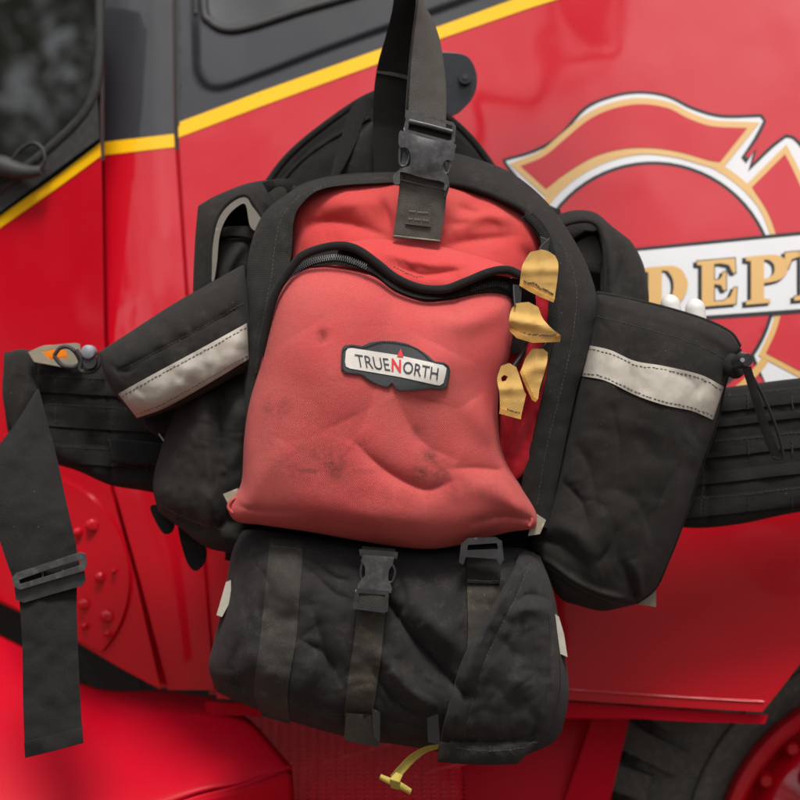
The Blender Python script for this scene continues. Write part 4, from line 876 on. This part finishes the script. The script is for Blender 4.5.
strip('drawcord', M['cord'], sr.o, [(742, 368), (752, 400), (763, 436), (772, 457)], [(751, 366), (760, 396), (770, 428), (781, 456)], [.01, .03, .055, .075], .002, n=40, m=6)
c = resamp(cat([(748, 368), (765, 400), (777, 430), (783, 455), (779, 459), (772, 457)], 6), step=2); tube('drawcord', M['cord'], sr.o, P(c[:, 0], c[:, 1], np.linspace(.02, .08, len(c))), .0016)
# left side pocket
sl_ = patch('side_pocket', M['black'], pack,
    [(99, 352), (130, 332), (170, 306), (210, 283), (244, 264)], [(244, 264), (247, 290), (250, 325), (250, 362), (246, 372)],
    [(138, 420), (165, 412), (200, 396), (232, 378), (246, 372)], [(99, 352), (105, 376), (118, 398), (138, 420)],
    (.05, .01, -.005, .045), .045, back=.05, noise=.0025, nscale=30, seed=71, nu=130, nv=90, pw=(4, 3),
    folds=[([(118, 372), (170, 345), (235, 310)], 6, -.003, 'n'), ([(105, 362), (125, 372), (140, 366)], 6, -.005), ([(150, 325), (165, 350), (185, 365)], 10, .004)])
rf = strip('reflective_strip', M['reflect'], sl_.o, [(118, 394), (150, 376), (200, 349), (247, 323)], [(137, 418), (165, 408), (208, 384), (249, 359)], None, .0015, n=80, m=16, surf=sl_.at, off=.0015, ripple=.001)
stitch(rf.o, M['stitch'], [(121, 397), (152, 379), (202, 352), (247, 327)], rf.at); stitch(rf.o, M['stitch'], [(135, 415), (163, 404), (206, 380), (248, 355)], rf.at)
stitch(sl_.o, M['stitch'], [(118, 372), (150, 355), (200, 328), (244, 303)], sl_.at)
patch('gusset_fold', M['blackdeep'], pack, [(138, 412), (170, 400), (240, 368)], [(240, 368), (236, 388), (225, 404)], [(160, 438), (185, 424), (225, 404)], [(138, 412), (146, 428), (160, 438)], .075, .012, back=.03, nu=40, nv=20)
q = np.array([P(159, 434, .055), P(164, 441, .05)]); tube('cord_end', M['greyplastic'], pack, q, .001, k=8)

# lower roll pocket
lr = patch('lower_pocket', M['blackroll'], pack,
    [(236, 530), (262, 530), (330, 538), (400, 545), (470, 545), (520, 548), (540, 556)],
    [(540, 556), (553, 590), (562, 640), (569, 690), (562, 730), (552, 744)],
    [(217, 692), (240, 703), (275, 716), (320, 730), (360, 740), (400, 745), (440, 752), (490, 758), (525, 755), (552, 744)],
    [(236, 530), (230, 560), (224, 600), (214, 640), (209, 668), (217, 692)],
    (.035, .03, .05, .05), .085, back=.07, noise=.004, nscale=42, seed=81, nu=180, nv=140, pw=(4.5, 2.6),
    folds=[([(255, 560), (270, 590), (262, 620)], 6, -.006), ([(395, 560), (405, 600), (390, 625)], 5, -.006), ([(310, 556), (330, 575), (352, 582)], 5, -.006), ([(300, 640), (325, 655), (345, 690)], 5, -.007), ([(240, 640), (232, 670), (245, 698)], 5, -.006), ([(385, 600), (420, 645), (465, 695)], 7, -.018, 'n'), ([(395, 590), (440, 630), (470, 660)], 13, .011), ([(375, 650), (410, 690), (435, 712)], 9, .011), ([(372, 668), (395, 700), (430, 722)], 5, -.012), ([(300, 560), (330, 590), (350, 600)], 8, -.009), ([(330, 650), (300, 690), (290, 720)], 10, .006),
           ([(235, 560), (245, 620), (232, 690)], 10, -.006), ([(310, 600), (325, 650), (335, 700)], 9, -.010), ([(395, 560), (410, 590), (430, 610)], 10, .005), ([(232, 640), (260, 660), (270, 700)], 12, .005), ([(213, 680), (260, 690), (340, 712), (430, 728)], 5, -.005, 'n')])
stitch(lr.o, M['stitchdark'], [(240, 540), (250, 600), (236, 690)], lr.at)
st1 = strip('compression_strap', M['webdusty'], pack, [(270, 538), (266, 580), (260, 640), (254, 690), (262, 716)], [(304, 541), (300, 590), (296, 640), (288, 690), (290, 724)], None, .0025, n=70, m=16, surf=lr.at, off=.002, ripple=.001)
stitch(st1.o, M['stitchtan'], [(271, 546), (285, 547.5), (302, 549)], st1.at, gap=3)
st2 = strip('compression_strap', M['webbrown'], pack, [(357, 608), (354, 640), (348, 680), (344, 716)], [(385, 612), (383, 640), (378, 680), (372, 718)], None, .003, n=60, m=14, surf=lr.at, off=.004, ripple=.001)
fill('strap_end', M['webbrown'], st2.o, [[(346, 713), (374, 715), (380, 745), (376, 747), (344, 740)]], lambda x, y, o=0: P(x, y, -.030+.0006*(np.asarray(y)-713)-o), .004, step=4, bevel=.0008)
fill('keeper', M['web'], st2.o, [[(372, 708), (380, 712), (380, 742), (374, 738)]], PY(-.034), .004, step=3, bevel=.0008)
by2 = -.068
b2 = fill('buckle', M['buckle'], pack, [[(363, 555), (394, 557), (393, 564), (389, 570), (388, 578), (392, 588), (391, 593), (357, 590), (358, 584), (365, 575), (365, 567), (361, 561)]], PY(by2), .008, step=3, bevel=.0014, sm=False, bseg=3)
fill('buckle_frame', M['buckleblack'], b2, [[(356, 588), (389, 591), (388, 611), (384, 613), (354, 609), (353, 604)], [(359, 593), (385, 595), (384, 606), (358, 604)]], PY(by2-.001), .006, step=2.5, bevel=.001)
strip('strap_fold', M['webdusty'], b2, [(358, 592), (357, 605)], [(385, 594), (384, 607)], [by2+.001, by2+.001], .003, n=8, m=10)
for L in ([(362, 564), (368, 562), (371, 571), (366, 581), (361, 578)], [(388, 566), (392, 565), (395, 572), (392, 582), (387, 580)]):
    tube('buckle_prong', M['buckleblack'], b2, P(*(resamp(cat(L, 5, closed=True), step=2, closed=True).T), by2+.002), .0014, k=8, closed=True)
strip('strap_stub', M['web'], b2, [(362, 546), (362, 558)], [(396, 549), (394, 560)], [-.05, -.064], .003, n=8, m=10)
fill('strap_slot', M['buckleblack'], pack, [[(359, 549), (398, 552), (397, 559), (360, 556)]], PY(-.058), .006, step=3, bevel=.001)
# right strap with slider
st3 = strip('compression_strap', M['webbrown'], pack, [(466, 556), (467, 590), (468, 625), (467, 655)], [(501, 558), (500, 592), (487, 628), (470, 660)], None, .003, n=60, m=14, surf=lr.at, off=.004, ripple=.001)
st3b = strip('strap_fold', M['web'], st3.o, [(466, 554), (467, 570), (467, 583)], [(502, 556), (501, 572), (500, 584)], None, .003, n=20, m=14, surf=lr.at, off=.009, ripple=.0006)
stitch(st3b.o, M['stitchtan'], [(468, 580), (484, 581), (499, 581)], st3b.at, gap=2.6)
b3 = fill('slide_buckle', M['buckleblack'], pack, [[(461, 544), (468, 538), (496, 537), (502, 541), (504, 560), (500, 565), (496, 559), (466, 557), (463, 565), (459, 562)], [(468, 545), (497, 543), (498, 549), (467, 550)]], PY(-.062), .007, step=2.5, bevel=.0013)
# outer flap of the roll
flp = patch('roll_flap', M['blackroll'], pack, [(519, 553), (526, 550), (535, 553), (541, 562)], [(541, 562), (552, 596), (558, 640), (560, 690), (550, 728), (540, 740), (518, 764)], [(437, 762), (460, 764), (490, 765), (518, 764)],
    [(519, 553), (512, 572), (498, 596), (478, 630), (462, 660), (450, 700), (442, 732), (437, 762)], 0, .016, back=.006, base=lambda x, y: np.where(y > 742, -.005, lr.at(x, np.minimum(y, 742)))-.005-.012*np.clip(1-((x-470)/75.)**2, 0, 1),  noise=.003, nscale=34, seed=91, nu=110, nv=150, pw=(7, 8),
    folds=[([(520, 560), (506, 590), (482, 635), (468, 670), (456, 720), (450, 760)], 5, .004, 'n'), ([(530, 562), (517, 595), (494, 640), (480, 675), (468, 722), (462, 760)], 4, -.005, 'n'), ([(510, 605), (530, 595), (552, 600)], 6, -.009), ([(505, 620), (530, 608), (554, 616)], 8, .008),
           ([(548, 640), (546, 690), (530, 735)], 6, -.005, 'n'), ([(450, 738), (490, 742), (540, 735)], 5, -.006, 'n'), ([(490, 660), (520, 680), (545, 700)], 16, .005)])
stitch(flp.o, M['stitch'], [(530, 562), (517, 595), (494, 640), (480, 675), (468, 722), (462, 755)], flp.at, jit=.3, w=.4); stitch(flp.o, M['stitch'], [(455, 748), (490, 751), (525, 748)], flp.at, w=.4)
stitch(flp.o, M['stitchdark'], [(544, 580), (550, 640), (546, 700), (534, 735)], flp.at)
fill('reflective_tab', M['reflect'], pack, [[(553, 612), (559, 617), (564, 634), (567.5, 657), (556, 652)]], PY(.012), .02, step=3, bevel=.001)
fill('reflective_tab', M['reflect'], pack, [[(226, 582), (231, 580), (231, 600), (222, 617), (216.5, 615)]], PY(.010), .02, step=3, bevel=.001)
fill('dark_tab', M['blackdeep'], pack, [[(427, 718), (438, 714), (440, 745), (428, 742)]], PY(-.045), .004, step=4, bevel=.001)
# yellow-green pull hanging below
yp = strip('pull_tape', M['olive'], pack, [(440, 744), (424, 747), (409, 756), (397, 768), (390, 776)], [(438, 749), (427, 752.5), (416, 760.5), (406, 771), (399, 779)], [(.0, .004), (-.005, .003), (-.012, -.002), (-.014, -.006), (-.014, -.010)], .0012, n=40, m=8, crown=-.0008)
strip('tape_end', M['olive'], yp.o, [(381, 774), (391, 778), (401, 782), (412, 789)], [(379, 779), (388, 784), (399, 789), (410, 795)], [-.012, -.018, -.018, -.012], .0025, n=24, m=8, crown=.002, sm=True)
strip('tape_wrap', M['olive'], yp.o, [(396, 772), (390, 779), (391, 788)], [(403, 775), (400, 782), (399, 790)], [-.016, -.026, -.018], .002, n=18, m=8, crown=.002)

# hanging belt strap with slider, lower left
bs = strip('belt_strap', M['web'], pack, [(37, 389), (18, 420), (-8, 458), (-12, 500), (2, 548), (17, 590)], [(39, 389), (48, 424), (58, 462), (66, 500), (74, 535), (80, 566)], [(.09, .09), (.05, .07), (.02, .05), (.01, .03), (.01, .02), (.01, .02)], .003, n=80, m=16, crown=.004, ripple=.002)
bs2 = strip('belt_strap', M['web'], pack, [(19, 596), (22, 640), (23, 700), (25, 757)], [(77, 572), (77, 620), (80, 690), (83, 742)], [(.01, .018), (.01, .01), (.012, .004), (.014, .002)], .003, n=70, m=16, crown=.003, ripple=.002)
stitch(bs2.o, M['stitchdark'], [(24, 745), (50, 738), (82, 729)], bs2.at, gap=3)
strip('strap_end', M['web'], bs2.o, [(24, 742), (50, 735.5), (82.6, 727)], [(25, 758), (52, 751.5), (83.4, 743)], None, .002, n=30, m=6, surf=bs2.at, off=.003, sm=False)
sbk = fill('slide_buckle', M['buckle'], pack, [[(12, 578), (16, 573), (50, 562), (80, 552), (86, 554), (87, 565), (84, 571), (50, 581), (20, 590), (14, 587)], [(19, 580), (50, 569), (80, 560), (80, 565), (50, 575), (20, 584)]], PY(.0), .006, step=2.5, bevel=.0013, bseg=3)
fill('buckle_back', M['buckleblack'], sbk, [[(14, 586), (50, 577), (84, 568), (86, 580), (82, 586), (50, 595), (24, 603), (16, 600)]], PY(.006), .006, step=3, bevel=.0015)
for a in (42, 62): fill('buckle_rib', M['buckle'], sbk, [[(a, 570), (a+1.5, 569.5), (a+1.5, 578), (a, 578.5)]], PY(.003), .004, step=3)

# two white tubes in the right pocket
for i, (x, lab) in enumerate(((673, 'white rounded tube end in the side pocket, the one nearer the pack'), (696, 'white rounded tube end in the side pocket, the one nearer the cord lock'))):
    ax = P(x-4+i*2, 305+i*4, .078); dn = np.array([.13-.02*i, .0, -1]); dn /= np.linalg.norm(dn)
    r = .0105; ks = np.linspace(0, math.pi/2, 8)
    pts = [ax+dn*(r*1.1*(1-math.cos(k))) for k in ks]+[ax+dn*t for t in (.03, .06, .10)]
    rad = [max(.0006, r*math.sin(k)) for k in ks]+[r, r, r]
    t = tube('white_tube', M['white'], None, np.array(pts)+[0, 0, .011], np.array(rad), k=28)
    tag(t, lab, 'tube', 'white tubes in the side pocket')

# ------------------------------------------------------------------ setting
def groundm():
    m, nt, ns, lk, b = nodes('dirt_ground'); tc = N(ns, 'ShaderNodeTexCoord')
    n = N(ns, 'ShaderNodeTexNoise', Scale=1.5, Detail=9., Roughness=.7); lk.new(tc.outputs['Object'], n.inputs[0])
    lk.new(mixc(nt, ramp(nt, n.outputs[0], .3, .7), (.08, .058, .042), (.14, .10, .075)), b.inputs['Base Color']); b.inputs['Roughness'].default_value = .95
    bp = N(ns, 'ShaderNodeBump', Strength=.5, Distance=.05); lk.new(n.outputs[0], bp.inputs['Height']); lk.new(bp.outputs[0], b.inputs['Normal']); return m
n = 40; g = np.linspace(-300, 300, n); gx, gy = np.meshgrid(g, g); idx = np.arange(n*n).reshape(n, n)
gr = mk('ground', np.stack([gx.ravel(), gy.ravel(), 0*gx.ravel()], -1), np.stack([idx[:-1, :-1], idx[:-1, 1:], idx[1:, 1:], idx[1:, :-1]], -1).reshape(-1, 4), groundm(), None)
tag(gr, 'bare brown dirt ground under the truck', None, None, 'structure')
# the wood across the road from the truck, seen in its glass and paint
lm, nt, ns, lk, b = nodes('leaves'); tc = N(ns, 'ShaderNodeTexCoord')
nn = N(ns, 'ShaderNodeTexNoise', Scale=.5, Detail=4.); lk.new(tc.outputs['Object'], nn.inputs[0])
lk.new(mixc(nt, ramp(nt, nn.outputs[0], .35, .65), (.03, .045, .016), (.065, .075, .03)), b.inputs['Base Color']); b.inputs['Roughness'].default_value = .6
V = []; Fc = []
cl = []
for i in range(120):
    th = R(RNG.uniform(150, 345)); rd = RNG.uniform(20, 34); x = rd*math.cos(th); y = rd*math.sin(th); h = RNG.uniform(9, 15) if th < R(240) else RNG.uniform(5.0, 9.5); w = RNG.uniform(1.6, 3)
    for j in range(14):
        cl.append((x+RNG.normal(0, w*.5), y+RNG.normal(0, w*.5), RNG.uniform(.12, 1)*h, RNG.uniform(.5, 1.3)))
cl = np.array(cl); per = 60
c = np.repeat(cl, per, 0); d = RNG.normal(size=(len(c), 3)); d /= np.linalg.norm(d, axis=1)[:, None]
ctr = c[:, :3]+d*c[:, 3:4]*RNG.uniform(.4, 1.1, (len(c), 1))
a = RNG.normal(size=(len(c), 3))*.14; bb = RNG.normal(size=(len(c), 3))*.14
V = np.stack([ctr-a, ctr+bb, ctr+a], 1).reshape(-1, 3); Fc = np.arange(len(V)).reshape(-1, 3)
me = bpy.data.meshes.new('woodland'); me.vertices.add(len(V)); me.vertices.foreach_set('co', V.ravel()); me.loops.add(len(V)); me.polygons.add(len(Fc))
me.loops.foreach_set('vertex_index', Fc.ravel()); me.polygons.foreach_set('loop_start', np.arange(0, len(V), 3)); me.polygons.foreach_set('loop_total', [3]*len(Fc)); me.update(); me.materials.append(lm)
wo = bpy.data.objects.new('woodland', me); COL.objects.link(wo); tag(wo, 'leafy woodland seen mirrored in the cab window glass', 'woodland', None, 'stuff')

# ------------------------------------------------------------------ light, sky, camera
SUN_EL, SUN_AZ = 58, 176     # azimuth: the sun stands behind and to the left of the camera
w = bpy.data.worlds.new('World'); sc.world = w; w.use_nodes = True; nt = w.node_tree; ns = nt.nodes; lk = nt.links; bg = ns['Background']
sky = ns.new('ShaderNodeTexSky'); sky.sky_type = 'NISHITA'; sky.sun_disc = False; sky.sun_elevation = R(SUN_EL); sky.sun_rotation = R(SUN_AZ); sky.dust_density = 3; sky.air_density = 1; sky.ozone_density = 1
hs_ = ns.new('ShaderNodeHueSaturation'); hs_.inputs['Saturation'].default_value = .22; lk.new(sky.outputs[0], hs_.inputs['Color'])
tc = ns.new('ShaderNodeTexCoord'); cn = N(ns, 'ShaderNodeTexNoise', Scale=6.5, Detail=7., Roughness=.6); lk.new(tc.outputs['Generated'], cn.inputs[0])
mul = ramp(nt, cn.outputs[0], .36, .64, .45, 1.7)
vm = ns.new('ShaderNodeVectorMath'); vm.operation = 'SCALE'; lk.new(hs_.outputs[0], vm.inputs[0]); lk.new(mul, vm.inputs['Scale'])
lk.new(vm.outputs[0], bg.inputs[0]); bg.inputs[1].default_value = .11
sd = bpy.data.lights.new('sun', 'SUN'); sd.energy = 2.1; sd.angle = R(14); sd.color = (1, .95, .88)
so = bpy.data.objects.new('sun', sd); COL.objects.link(so)
az = R(SUN_AZ); dirv = Vector((math.sin(az)*math.cos(R(SUN_EL)), math.cos(az)*math.cos(R(SUN_EL)), math.sin(R(SUN_EL))))
so.rotation_euler = dirv.to_track_quat('Z', 'Y').to_euler()
cd = bpy.data.cameras.new('camera'); cam = bpy.data.objects.new('camera', cd); COL.objects.link(cam); sc.camera = cam
cam.location = (0, -D, H); cam.rotation_euler = (R(90), 0, 0); cd.sensor_width = 36; cd.lens = 72; cd.clip_end = 2000; cd.clip_start = .05
cd.dof.use_dof = True; cd.dof.focus_distance = D-.06; cd.dof.aperture_fstop = 4.5
sc.view_settings.view_transform = 'Standard'; sc.view_settings.look = 'None'; sc.view_settings.gamma = 1; sc.view_settings.exposure = .56
sc.cycles.use_denoising = True; sc.cycles.max_bounces = 8
